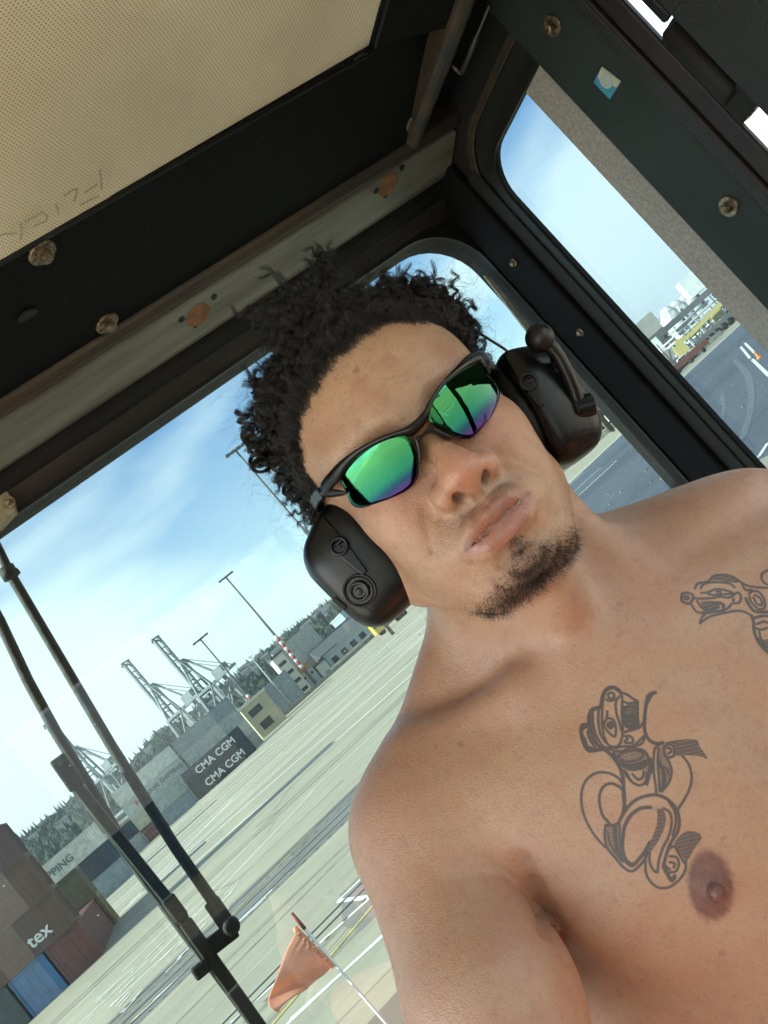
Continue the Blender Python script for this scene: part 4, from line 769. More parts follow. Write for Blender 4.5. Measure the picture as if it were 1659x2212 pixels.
# pipework, walkways and stairs round the gantry
o, p = rroot('pipe_rack', 820, 940, 225, 'dense rack of pale pipes and walkways under the dark gantry', 'pipe rack'); q0 = rel(470, 960, 225, p); q1 = rel(1240, 520, 225, p); pr = random.Random(4); zc_ = min(q0[2], q1[2]); x0, x1 = q0[0], q1[0]+12
for k in range(7): m = MB(); z = 1.2+k*1.15; a = x0+pr.random()*14; m.smooth = True; m.tube([(a, pr.random()*3, z), (x1-pr.random()*16, pr.random()*3, z+.1)], .20+.12*pr.random(), 8); m.build('pipe', M_w if k % 3 else M_lgrey, o)
for k in range(16): xx = x0+(x1-x0)*(k+.5*pr.random())/16; m = MB(); m.beam((xx, -1, 0), (xx, -1, 4+5*pr.random()), .26); m.build('upright', M_struct if k % 2 else M_w, o)
for k in range(9): xx = x0+(x1-x0)*pr.random(); m = MB(); m.box((xx, 1+2*pr.random(), 1+5*pr.random()), (1.5+2.5*pr.random(), 1.5, 1+1.5*pr.random())); m.build('equipment_box', (M_w, M_bei, M_lgrey)[k % 3], o)
for k in range(5): xx = x0+(x1-x0)*(k+.3)/5; m = MB(); m.beam((xx, -2, 0), (xx+5, -2, 6), .5, .2); m.build('stair', M_struct, o)
# bollards and rails by the kerb
for k in range(12):
    q = DP(520+k*26, 1010+k*22, 205+k*1.5); m = MB(); m.beam((0, 0, 0), (0, 0, 2.6+.5*(k % 3)), .42); o = m.build('yellow_post', mat('post_yellow', (.66, .58, .30), rough=.6), local=None); o.location = (q[0], q[1], 0); tag(o, 'pale yellow guard post beyond the light kerb', 'post', 'guard posts beyond the kerb')
# white building and parked truck seen past the ear cup
Z5 = lambda x, y: (1182+.1943*x, 823.8+.1943*y)
Y2 = 250; xs_ = [on(*Z5(x, y), 1, Y2) for x, y in ((470, 500), (830, 400))]
o = building('white_depot', 'white depot building with a teal window seen between ear cup and black pillar', xs_[0][0]-16, xs_[1][0]+4, Y2, Y2+16, 13.5, M_w, M_lgrey, [(3+k*6.5, 2.0, 4.0, 3.4) for k in range(6)]+[(3+k*6.5, 8.0, 4.0, 2.4) for k in range(6)])
for k in range(5):
    x = xs_[0][0]-14+k*9.5; yard_truck('parked_truck' if k else 'parked_truck', x, Y2-16-k, ((.6, .62, .6), (.62, .6, .5), (.55, .6, .62), (.6, .6, .6), (.3, .42, .40))[k], ('leftmost white truck parked before the white depot', 'cream truck parked before the white depot, next to the leftmost', 'middle pale blue truck parked before the white depot', 'light grey truck parked before the white depot, second from the right', 'green grey truck parked before the white depot, at the right end')[k], rz=0)
m = MB(); m.beam((40, 205, .6), (150, 160, .6), 1.2, 1.2); o = m.build('concrete_barrier', MATS['dirty_barrier']); tag(o, 'mottled concrete barrier beyond the light kerb past the ear cup', 'barrier')
# ---------------------------------------------------------------- air
m = MB(); m.box((0, 1450, 99), (5200, 4200, 202)); hz_ = m.build('haze', mat('haze_air', (1, 1, 1))); hz_['kind'] = 'stuff'
hm = hz_.data.materials[0]; N = hm.node_tree.nodes; L = hm.node_tree.links; N.clear(); out = N.new('ShaderNodeOutputMaterial'); pv = N.new('ShaderNodeVolumePrincipled')
pv.inputs['Color'].default_value = (.80, .90, 1.0, 1); pv.inputs['Density'].default_value = .00013; pv.inputs['Anisotropy'].default_value = .3; L.new(pv.outputs[0], out.inputs['Volume'])
# ================================================================ the person
# head frame: x towards his left, y up, z out of the face; metres; origin between the ears at eye level
HR = np.array([[0.785, -0.62, -0.002], [0.616, 0.779, 0.115], [-0.069, -0.091, 0.993]])
U_, _, Vt_ = np.linalg.svd(HR); HR = U_ @ Vt_
HT = np.array([0.021, 0.044, -0.644])
CM = np.stack([camx, camy, -fwd], 1)
HW = CM @ HR; HO = CAMP + CM @ HT
def h2w(P): return np.asarray(P) @ HW.T + HO
def w2h(P): return (np.asarray(P)-HO) @ HW
HM = Matrix([[*HW[0], HO[0]], [*HW[1], HO[1]], [*HW[2], HO[2]], [0, 0, 0, 1]])
def hray(x, y):
    d = HR.T @ np.array([(x-CXP)/F, -(y-CYP)/F, -1.0]); return -HR.T @ HT, d
def hz(x, y, z):
    o, d = hray(x, y); return o+d*(z-o[2])/d[2]

def ell(P, c, r):
    q = (P-np.array(c, np.float32)); r = np.array(r, np.float32)
    k0 = np.sqrt(((q/r)**2).sum(1)); k1 = np.sqrt(((q/(r*r))**2).sum(1))+1e-9
    return k0*(k0-1)/k1
def rell(P, c, r, R):
    return ell((P-np.array(c, np.float32)) @ np.array(R, np.float32), (0, 0, 0), r)
def cap(P, a, b, ra, rb=None):
    a = np.array(a, np.float32); b = np.array(b, np.float32); rb = ra if rb is None else rb
    ab = b-a; t = np.clip(((P-a) @ ab)/(ab@ab), 0, 1)
    return np.sqrt(((P-a-t[:, None]*ab)**2).sum(1))-(ra+(rb-ra)*t)
def smin(a, b, k):
    h = np.maximum(k-np.abs(a-b), 0)/k; return np.minimum(a, b)-h*h*k*.25
def smax(a, b, k): return -smin(-a, -b, k)
def dent(P, d, a, b, A, s_):
    return d+A*np.exp(-(cap(P, a, b, 0.0)/s_)**2)
def sstep(a, b, x): t = np.clip((x-a)/(b-a), 0, 1); return t*t*(3-2*t)
def eul(rx=0, ry=0, rz=0): return np.array(Matrix.Rotation(math.radians(rz), 3, 'Z') @ Matrix.Rotation(math.radians(ry), 3, 'Y') @ Matrix.Rotation(math.radians(rx), 3, 'X'))

MROT = eul(0, 0, 4)       # the mouth sits a little crooked
def head_sdf(P):
    S = P.copy(); S[:, 0] = np.abs(S[:, 0])
    d = ell(P, (0, .028, -.012), (.0755, .088, .100))
    d = smin(d, ell(P, (0, .028, .030), (.062, .060, .064)), .02)          # forehead
    d = smin(d, ell(P, (0, -.040, .030), (.0585, .072, .058)), .022)        # mid face
    d = smin(d, ell(P, (0, -.080, .047), (.043, .040, .043)), .02)
    d = smin(d, cap(S, (.049, -.074, .012), (.020, -.106, .064), .0185, .0195), .025)  # jaw
    d = smin(d, cap(S, (.062, -.010, .0), (.049, -.072, .006), .014, .018), .025)
    d = smin(d, ell(P, (0, -.109, .074), (.021, .0155, .0165)), .018)       # chin
    d = smin(d, ell(S, (.041, -.030, .058), (.021, .019, .022)), .026)      # cheek
    d = smin(d, ell(S, (.034, -.062, .060), (.020, .024, .018)), .026)
    d = smin(d, cap(S, (.010, .016, .083), (.044, .017, .066), .0115, .012), .016)  # brow
    d = smax(d, -ell(S, (.032, -.004, .1000), (.018, .012, .016)), .014)     # sockets
    d = smin(d, ell(S, (.031, -.004, .0755), (.0135, .0115, .0125)), .006)   # lids
    # nose
    d = smin(d, cap(P, (0, .006, .086), (0, -.030, .103), .0062, .0085), .014)
    d = smin(d, ell(P, (0, -.041, .1060), (.0135, .0112, .0125)), .010)
    d = smin(d, ell(S, (.0168, -.0460, .0975), (.0078, .0092, .0115)), .007)
    d = smin(d, ell(P, (0, -.050, .098), (.008, .008, .012)), .006)
    d = smax(d, -rell(S, (.0093, -.0540, .1015), (.0034, .0080, .0050), eul(25, 0, -28)), .003)
    d = dent(S, d, (.0275, -.040, .0925), (.0275, -.053, .0870), .0016, .0035)
    # mouth
    Q = (P-np.array((0, -.076, .09), np.float32)) @ MROT.astype(np.float32)+np.array((0, -.076, .09), np.float32)
    SQ = Q.copy(); SQ[:, 0] = np.abs(SQ[:, 0])
    d = smin(d, ell(Q, (0, -.075, .080), (.034, .023, .019)), .014)
    up = smin(cap(SQ, (.0030, -.0700, .0998), (.0130, -.0712, .0975), .0062, .0062), cap(SQ, (.0130, -.0712, .0975), (.0285, -.0768, .0880), .0062, .0026), .004)
    up = smin(up, ell(Q, (0, -.0735, .0995), (.006, .0046, .0046)), .004)
    lo = smin(cap(SQ, (0, -.0862, .0965), (.0130, -.0850, .0945), .0076, .0068), cap(SQ, (.0130, -.0850, .0945), (.0280, -.0790, .0875), .0068, .0024), .005)
    d = smin(d, up, .004); d = smin(d, lo, .005)
    seam = smin(cap(SQ, (0, -.0787, .1042), (.007, -.0779, .1030), .0010), cap(SQ, (.007, -.0779, .1030), (.016, -.0783, .0990), .0011), .001)
    seam = smin(seam, cap(SQ, (.016, -.0783, .0990), (.0268, -.0778, .0898), .0010, .0002), .001)
    d = smax(d, -seam, .0020)
    d = dent(Q, d, (0, -.0590, .1035), (0, -.0655, .1060), .0012, .0030)            # philtrum
    d = dent(S, d, (.0300, -.045, .0890), (.0390, -.068, .0800), .0013, .0050); d = dent(S, d, (.0390, -.068, .0800), (.0410, -.082, .0740), .0005, .0060)
    d = dent(Q, d, (-.012, -.0985, .0960), (.012, -.0985, .0960), .0030, .0060)
    d = dent(S, d, (.012, -.012, .088), (.030, -.026, .078), .0015, .006)
    # ears under the cups
    d = smin(d, ell(S, (.0735, -.012, -.010), (.008, .028, .016)), .006)
    return d

CREASE = []; NUB = []; TRP = hz(1475, 1118, -.045)-np.array((0, .017, 0))
ELB = np.array((-.215, -.44, .165)); SHR = np.array((-.162, -.212, -.030)); SHL = np.array((.245, -.235, -.020))
def fingers(P, d, wrist, palm_c, pdir, side, nrm, curl, r=.0085):
    # five separate fingers leaving a palm; pdir along the fingers, side across the palm, nrm out of the palm
    pdir, side, nrm = [np.array(v, float)/np.linalg.norm(v) for v in (pdir, side, nrm)]
    w = np.array(wrist, float); pc = np.array(palm_c, float)
    d = smin(d, cap(P, w, pc-pdir*.02, .024, .024), .03)
    for k, (s, L_) in enumerate(((-.028, .058), (-.0095, .070), (.0095, .074), (.028, .066))):
        b = pc+side*s; d = smin(d, cap(P, w+side*s*.5, b, .014, .0105), .010)
        a = 0; q = b; f = pdir
        for j, seg in enumerate((.45, .31, .24)):
            f = pdir*math.cos(a+curl)+nrm*math.sin(a+curl); a += curl; e = q+f*L_*seg*1.35
            d = smin(d, cap(P, q, e, r-.0006*j, r-.0006*(j+1)), .003); q = e
    t0 = w+pdir*.02-side*.022; t1 = t0-side*.028+pdir*.022+nrm*.012; t2 = t1+pdir*.028+nrm*.014-side*.006
    d = smin(d, cap(P, t0, t1, .015, .0115), .012); d = smin(d, cap(P, t1, t2, .0105, .0085), .004)
    return d
def body_sdf(P):
    # neck
    n = cap(P, (-.002, -.045, -.030), (.020, -.190, -.050), .0560, .0600)
    n = smin(n, cap(P, (-.058, -.050, -.018), (.020, -.196, .012), .0135, .010), .03)
    n = smin(n, cap(P, (.058, -.050, -.018), (.066, -.200, .010), .0135, .010), .03)
    n = smin(n, ell(P, (.008, -.128, .030), (.020, .034, .026)), .03)
    # traps and shoulder girdle
    t = cap(P, (-.004, -.120, -.070), (-.125, -.180, -.055), .046, .030)
    t = smin(t, cap(P, (.030, -.135, -.075), (.195, -.216, -.055), .040, .034), .03)
    t = smin(t, ell(P, TRP, (.058, .022, .034)), .05)
    d = smin(n, t, .035)
    rib = ell(P, (.030, -.420, -.035), (.178, .270, .118))
    rib = smin(rib, ell(P, (.055, -.245, -.050), (.165, .072, .072)), .05)
    d = smin(d, rib, .045)
    d = smin(d, ell(P, (.030, -.640, -.050), (.160, .17, .125)), .06)
    d = smin(d, cap(P, (-.088, -.275, -.055), (-.105, -.42, -.035), .050, .058), .05)
    # clavicles
    d = smin(d, cap(P, (.030, -.194, .018), (-.050, -.180, .014), .0065, .0065), .026)
    d = smin(d, cap(P, (-.050, -.180, .014), (-.128, -.168, -.022), .0065, .0095), .026)
    d = smin(d, cap(P, (.076, -.200, .020), (.210, -.215, -.018), .008, .010), .020)
    # pectorals
    d = smin(d, rell(P, (-.034, -.275, .012), (.092, .066, .036), eul(0, 8, 18)), .045)
    d = smin(d, rell(P, (.146, -.282, .012), (.090, .066, .038), eul(0, -8, -18)), .035)
    d = smin(d, ell(P, (-.040, -.325, .028), (.050, .040, .020)), .045)
    # deltoids and arms
    d = smin(d, ell(P, (-.154, -.216, -.028), (.052, .056, .056)), .035)
    d = smin(d, ell(P, (-.100, -.236, -.002), (.055, .048, .040)), .04)
    d = smin(d, ell(P, (.240, -.250, -.026), (.052, .058, .054)), .035)
    a = cap(P, SHR+np.array((-.004, -.012, .004)), SHR+(ELB-SHR)*.42, .050, .052)
    a = smin(a, cap(P, SHR+(ELB-SHR)*.42, ELB, .0505, .038), .02)
    W = np.array((-.150, -.560, .385)); a = smin(a, cap(P, ELB, ELB+(W-ELB)*.35, .040, .043), .02); a = smin(a, cap(P, ELB+(W-ELB)*.35, W, .043, .026), .02)
    d = smin(d, a, .004+.022*sstep(-.262, -.222, P[:, 1]))
    EL = np.array((.335, -.330, .225)); WL = np.array((.135, -.230, .500))
    b = cap(P, SHL, SHL+(EL-SHL)*.5, .048, .049); b = smin(b, cap(P, SHL+(EL-SHL)*.5, EL, .049, .038), .02)
    b = smin(b, cap(P, EL, EL+(WL-EL)*.35, .039, .041), .02); b = smin(b, cap(P, EL+(WL-EL)*.35, WL, .041, .026), .02)
    d = smin(d, b, .022)
    far = P[:, 2] > .33
    if far.any():
        Q = P[far]; e = d[far]
        e = fingers(Q, e, (-.150, -.560, .385), (-.128, -.585, .455), (.15, -.35, .9), (1, .1, -.1), (0, -1, -.3), .30)
        e = fingers(Q, e, (.135, -.230, .500), (.060, -.190, .585), (-.75, .35, .55), (.1, -.9, .6), (-.5, .1, -.6), .33)
        d[far] = e
    # armpit fold and sternum
    d = smax(d, -cap(P, (.052, -.235, .075), (.060, -.36, .080), .006), .03)
    for k_, (a_, b_) in enumerate(CREASE):
        d = dent(P, d, a_, b_, (.000, .000, .001, .003)[k_] if k_ < 4 else .007, .0055)
    d = d-.0011*np.exp(-(((P[:, 0]+.0345)/.0135)**2+((P[:, 1]+.334)/.0155)**2)**3)*(P[:, 2] > 0)
    for nb in NUB: d = smin(d, ell(P, nb, (.0050, .0055, .0050)), .003)
    return d
def skin_sdf(P):
    P = np.asarray(P, np.float32); d = np.empty(len(P), np.float32)
    for i in range(0, len(P), 60000):
        Q = P[i:i+60000]; b = body_sdf(Q); hi = Q[:, 1] > -.17
        if hi.any(): b[hi] = smin(b[hi], head_sdf(Q[hi]), .016)
        d[i:i+60000] = b
    return d

def nets(f, lo, hi, h, B=8, margin=.012):
    lo = np.array(lo, float); n = (np.ceil((np.array(hi)-lo)/h/B)*B).astype(int); nb = n//B
    cx_, cy_, cz_ = [lo[i]+(np.arange(nb[i])+.5)*B*h-.5*h for i in range(3)]
    Cg = np.stack(np.meshgrid(cx_, cy_, cz_, indexing='ij'), -1).reshape(-1, 3).astype(np.float32)
    fc = f(Cg); G = np.repeat(np.repeat(np.repeat(fc.reshape(nb), B, 0), B, 1), B, 2).astype(np.float32)
    near = np.where(np.abs(fc) < B*h*.9+margin)[0]
    off = np.stack(np.meshgrid(*[np.arange(B)]*3, indexing='ij'), -1).reshape(-1, 3)
    bi = np.stack(np.unravel_index(near, nb), -1)
    for s in range(0, len(bi), 400):
        I = (bi[s:s+400, None, :]*B+off[None]).reshape(-1, 3)
        G[I[:, 0], I[:, 1], I[:, 2]] = f((lo+I*h).astype(np.float32))
    S = G < 0
    c = np.zeros(tuple(n-1), np.uint8)
    for dx in (0, 1):
        for dy in (0, 1):
            for dz in (0, 1): c += S[dx:n[0]-1+dx, dy:n[1]-1+dy, dz:n[2]-1+dz]
    act = np.argwhere((c > 0) & (c < 8)); idx = -np.ones(tuple(n-1), np.int32); idx[act[:, 0], act[:, 1], act[:, 2]] = np.arange(len(act))
    acc = np.zeros((len(act), 3)); cnt = np.zeros(len(act))
    cor = [(x, y, z) for x in (0, 1) for y in (0, 1) for z in (0, 1)]
    for a_ in cor:
        for ax in range(3):
            if a_[ax]: continue
            b_ = list(a_); b_[ax] = 1
            va = G[act[:, 0]+a_[0], act[:, 1]+a_[1], act[:, 2]+a_[2]]; vb = G[act[:, 0]+b_[0], act[:, 1]+b_[1], act[:, 2]+b_[2]]
            m = (va < 0) != (vb < 0); t = np.where(m, va/(va-vb+1e-12), 0)
            p = np.array(a_, float)[None].repeat(len(act), 0); p[:, ax] = t
            acc[m] += p[m]; cnt[m] += 1
    V = lo+(act+acc/cnt[:, None])*h
    Q = []
    for ax in range(3):
        o1, o2 = [(1, 2), (2, 0), (0, 1)][ax]
        sl0 = [slice(1, n[i]-1) for i in range(3)]; sl0[ax] = slice(0, n[ax]-1); sl1 = list(sl0); sl1[ax] = slice(1, n[ax])
        A_, B_ = S[tuple(sl0)], S[tuple(sl1)]; E = np.argwhere(A_ != B_); E += np.array([1 if i != ax else 0 for i in range(3)])
        fl = S[E[:, 0], E[:, 1], E[:, 2]]
        def g(d1, d2):
            I = E.copy(); I[:, o1] -= d1; I[:, o2] -= d2; return idx[I[:, 0], I[:, 1], I[:, 2]]
        q = np.stack([g(1, 1), g(0, 1), g(0, 0), g(1, 0)], 1); q[~fl] = q[~fl][:, ::-1]; Q.append(q)
    Q = np.concatenate(Q); return V, Q[(Q >= 0).all(1)]
def grad(f, P, e=4e-4):
    g = np.stack([f(P+np.eye(3)[i]*e)-f(P-np.eye(3)[i]*e) for i in range(3)], 1)/(2*e); return g
def project(f, P, it=2, lim=.002):
    for _ in range(it):
        g = grad(f, P); d = f(P); P = P-np.clip(d/((g*g).sum(1)+1e-6), -lim, lim)[:, None]*g
    return P
def subdiv(V, faces, sel):
    # split the chosen quads in four; neighbours take the new edge points as extra corners
    mid = {}; V = list(map(tuple, V)); new = []
    def mp_(a, b):
        k = (a, b) if a < b else (b, a)
        if k not in mid: mid[k] = len(V); V.append(tuple((V[a][i]+V[b][i])/2 for i in range(3)))
        return mid[k]
    for i, f_ in enumerate(faces):
        if sel[i] and len(f_) == 4:
            m = [mp_(f_[j], f_[(j+1) % 4]) for j in range(4)]; c = len(V); V.append(tuple(sum(V[v][i2] for v in f_)/4 for i2 in range(3)))
            for j in range(4): new.append([f_[j], m[j], c, m[j-1]])
        else: new.append(list(f_))
    out = []
    for f_ in new:
        g = []
        for j, a in enumerate(f_):
            g.append(a); b = f_[(j+1) % len(f_)]; k = (a, b) if a < b else (b, a)
            if k in mid: g.append(mid[k])
        out.append(g)
    return np.array(V), out
# ---------------------------------------------------------------- body mesh
def march(x, y, f=None, t0=.25, n=60):
    f = f or skin_sdf
    o, d = hray(x, y); d = d/np.linalg.norm(d); t = t0
    for _ in range(n):
        s = float(f((o+d*t)[None].astype(np.float32))[0]); t += s*.8
        if abs(s) < 2e-4: break
    return o+d*t
def march_many(xy, f=None, t0=.3, n=50):
    f = f or skin_sdf
    o = hray(0, 0)[0]; D = np.array([hray(*p)[1] for p in xy]); D /= np.linalg.norm(D, axis=1)[:, None]; t = np.full(len(D), t0)
    for _ in range(n): t += np.clip(f((o+D*t[:, None]).astype(np.float32))*.8, -.02, .06)
    return o+D*t[:, None]
_c = march_many([(1062, 1755), (1078, 1780), (1102, 1815), (1130, 1862), (1150, 1915), (1165, 1965), (1178, 2010)])
CREASE += [(_c[i].astype(np.float32), _c[i+1].astype(np.float32)) for i in range(len(_c)-1)]
print('crease', _c[0], _c[-1])
NUB.append((march(1545, 1926)+np.array((0, 0, .0015))).astype(np.float32))
V, Q = nets(skin_sdf, (-.36, -.72, -.20), (.42, .125, .68), .004)
faces = Q.tolist(); cen = V[Q].mean(1)
V, faces = subdiv(V, faces, (cen[:, 2] < .2) & (cen[:, 1] > -.45)); V = project(skin_sdf, V)
cen = np.array([V[f].mean(0) for f in faces])
V, faces = subdiv(V, faces, (cen[:, 1] > -.13) & (cen[:, 2] > .02) & (np.abs(cen[:, 0]) < .08)); V = project(skin_sdf, V)

person = bpy.data.objects.new('person', None); COL.objects.link(person); person.matrix_world = HM
tag(person, 'shirtless man in mirrored sunglasses and ear defenders sitting in the cab with chest tattoos', 'person')
def hchild(o, parent=None): link(o, parent or person); return o
def g3(P, c, s): return np.exp(-(((P-np.array(c))/np.array(s))**2).sum(1))
def sstep(a, b, x): t = np.clip((x-a)/(b-a), 0, 1); return t*t*(3-2*t)
# hairline: direction round the head against height
HLPX = [(745, 1155), (700, 1085), (672, 1030), (655, 985), (655, 935), (670, 890), (692, 848), (730, 800), (780, 745), (830, 718), (900, 703), (960, 708), (1000, 735), (1025, 765), (1060, 800), (1100, 850)]
HL = march_many(HLPX)
HLth = np.arctan2(HL[:, 0], HL[:, 2]+.03); HLy = HL[:, 1]
oi = np.argsort(HLth); HLth, HLy = HLth[oi], HLy[oi]
def hairness(P):          # metres above the hairline
    th = np.arctan2(P[:, 0], P[:, 2]+.03); y0 = np.interp(th, HLth, HLy)
    back = np.clip((np.abs(th)-1.5)/.5, 0, 1); y0 = y0*(1-back)+(-.06)*back
    return P[:, 1]-y0+.0022*np.sin(th*31+1)*np.sin(th*13+2)
S = V.copy(); S[:, 0] = np.abs(S[:, 0])
QV = (V-np.array((0, -.076, .09))) @ MROT+np.array((0, -.076, .09))
col = np.tile(np.array([.372, .228, .140]), (len(V), 1))
def blend(c, m):
    global col
    m = np.clip(m, 0, 1)[:, None]; col = col*(1-m)+np.array(c)*m
isface = (V[:, 1] > -.135) & (V[:, 2] > .0)
blend((.46, .20, .135), .60*g3(S, (.036, -.034, .08), (.026, .022, .04))*isface)
blend((.50, .20, .14), .65*g3(V, (0, -.042, .115), (.020, .018, .03)))
blend((.46, .27, .155), .5*g3(V, (0, .045, .085), (.05, .02, .05)))
blend((.30, .15, .10), .5*g3(S, (.030, -.004, .078), (.020, .013, .03)))
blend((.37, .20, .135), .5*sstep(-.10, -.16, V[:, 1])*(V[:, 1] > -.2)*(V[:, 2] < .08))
blend((.36, .215, .150), .5*sstep(-.12, -.20, V[:, 0]))                 # outer arm, slightly cooler tone
# lips
def lipmask():
    x = QV[:, 0]; y = QV[:, 1]; ax = np.abs(x); t = np.clip(ax/.0285, 0, 1)
    top = -.0645-.0015*np.exp(-(x/.004)**2)*1.2-.0135*t**1.9; bot = -.0925+.0125*t**2.2
    m = sstep(-.0008, .0008, top-y)*sstep(-.0008, .0010, y-bot)*(ax < .030)*(V[:, 2] > .07)
    return m
lm = lipmask(); lowlip = sstep(-.0775, -.0795, QV[:, 1])
blend((.235, .095, .074), .90*lm*(1-lowlip)); blend((.300, .122, .100), .88*lm*lowlip)
blend((.07, .025, .022), .9*(np.abs(QV[:, 0]) < .0275)*(V[:, 2] > .07)*np.exp(-((QV[:, 1]+.0783)/.0011)**2))  # shade in the mouth seam, painted as a dark line in the tone
blend((.06, .025, .02), .95*g3(S, (.0093, -.0530, .103), (.0034, .0034, .010)))  # nostril openings: their inner shade is put into the skin colour
# shaved moustache shadow, goatee shadow
mst = g3(S, (.015, -.0640, .10), (.014, .0065, .03))*(1-lm)*(V[:, 1] < -.0575)
blend((.185, .135, .105), .62*mst)
ch = np.maximum(g3(V, (0, -.113, .078), (.028, .012, .05)), .9*g3(V, (0, -.0985, .09), (.006, .006, .03)))
blend((.17, .115, .085), .60*np.clip(ch*1.2, 0, 1)*(1-lm))
blend((.22, .14, .10), .35*g3(S, (.045, -.09, .045), (.016, .02, .03)))
# areolae, blemishes and moles: photo places, carried on the skin
def spot(px, r, c, a, flat=2.2):
    p = march(*px); d = np.sqrt(((V-p)**2).sum(1)); blend(c, a*np.clip(1.6-1.6*(d/r)**flat, 0, 1))
rN = (V-march(1542, 1920)) @ eul(0, 0, -36); d_ = np.sqrt(((rN/np.array([.0135, .0215, .025]))**2).sum(1)); blend((.125, .055, .042), sstep(1.15, .88, d_+.035*np.sin(V[:, 0]*1400+V[:, 1]*600)))
d_ = np.sqrt((((V-np.array([.150, -.345, .06]))/np.array([.0145, .0165, .03]))**2).sum(1)); blend((.150, .072, .066), sstep(1.12, .93, d_))
for px, r in [((932, 1193), .0022), ((958, 1195), .0016), ((1075, 1228), .003), ((1063, 1255), .004), ((1015, 1215), .003), ((912, 1502), .0018), ((1338, 1305), .0022), ((995, 1607), .003), ((942, 1613), .002), ((1560, 2060), .0028), ((1562, 1812), .002), ((1425, 1640), .0018), ((770, 800), .003), ((1075, 1270), .0035), ((1090, 1150), .0012), ((1500, 1670), .0016), ((1340, 2148), .0018), ((870, 905), .0022)]:
    spot(px, r, (.17, .075, .055), .55, 1.5)
for px, r in [((960, 760), .010), ((985, 775), .008), ((840, 780), .007), ((775, 830), .008), ((780, 930), .006), ((1003, 1205), .006), ((1190, 1090), .008)]:
    spot(px, r, (.27, .125, .09), .38, 1.2)
blend((.30, .14, .10), .45*g3(V, march(1145, 1960), (.03, .04, .05)))     # shade of the armpit fold, painted into the skin tone
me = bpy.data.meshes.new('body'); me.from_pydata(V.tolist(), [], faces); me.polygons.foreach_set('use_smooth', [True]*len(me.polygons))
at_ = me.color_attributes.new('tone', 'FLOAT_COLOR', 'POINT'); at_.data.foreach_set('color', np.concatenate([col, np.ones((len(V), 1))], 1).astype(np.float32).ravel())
# glossy map: nose, lips, forehead shine
gl = np.clip(.55*g3(V, (0, -.03, .11), (.015, .03, .03))+.6*lm+.3*g3(V, (0, .04, .09), (.05, .03, .04))+.4*g3(S, (.05, -.02, .05), (.02, .02, .03)), 0, 1)
ga = me.attributes.new('shine', 'FLOAT', 'POINT'); ga.data.foreach_set('value', gl.astype(np.float32))

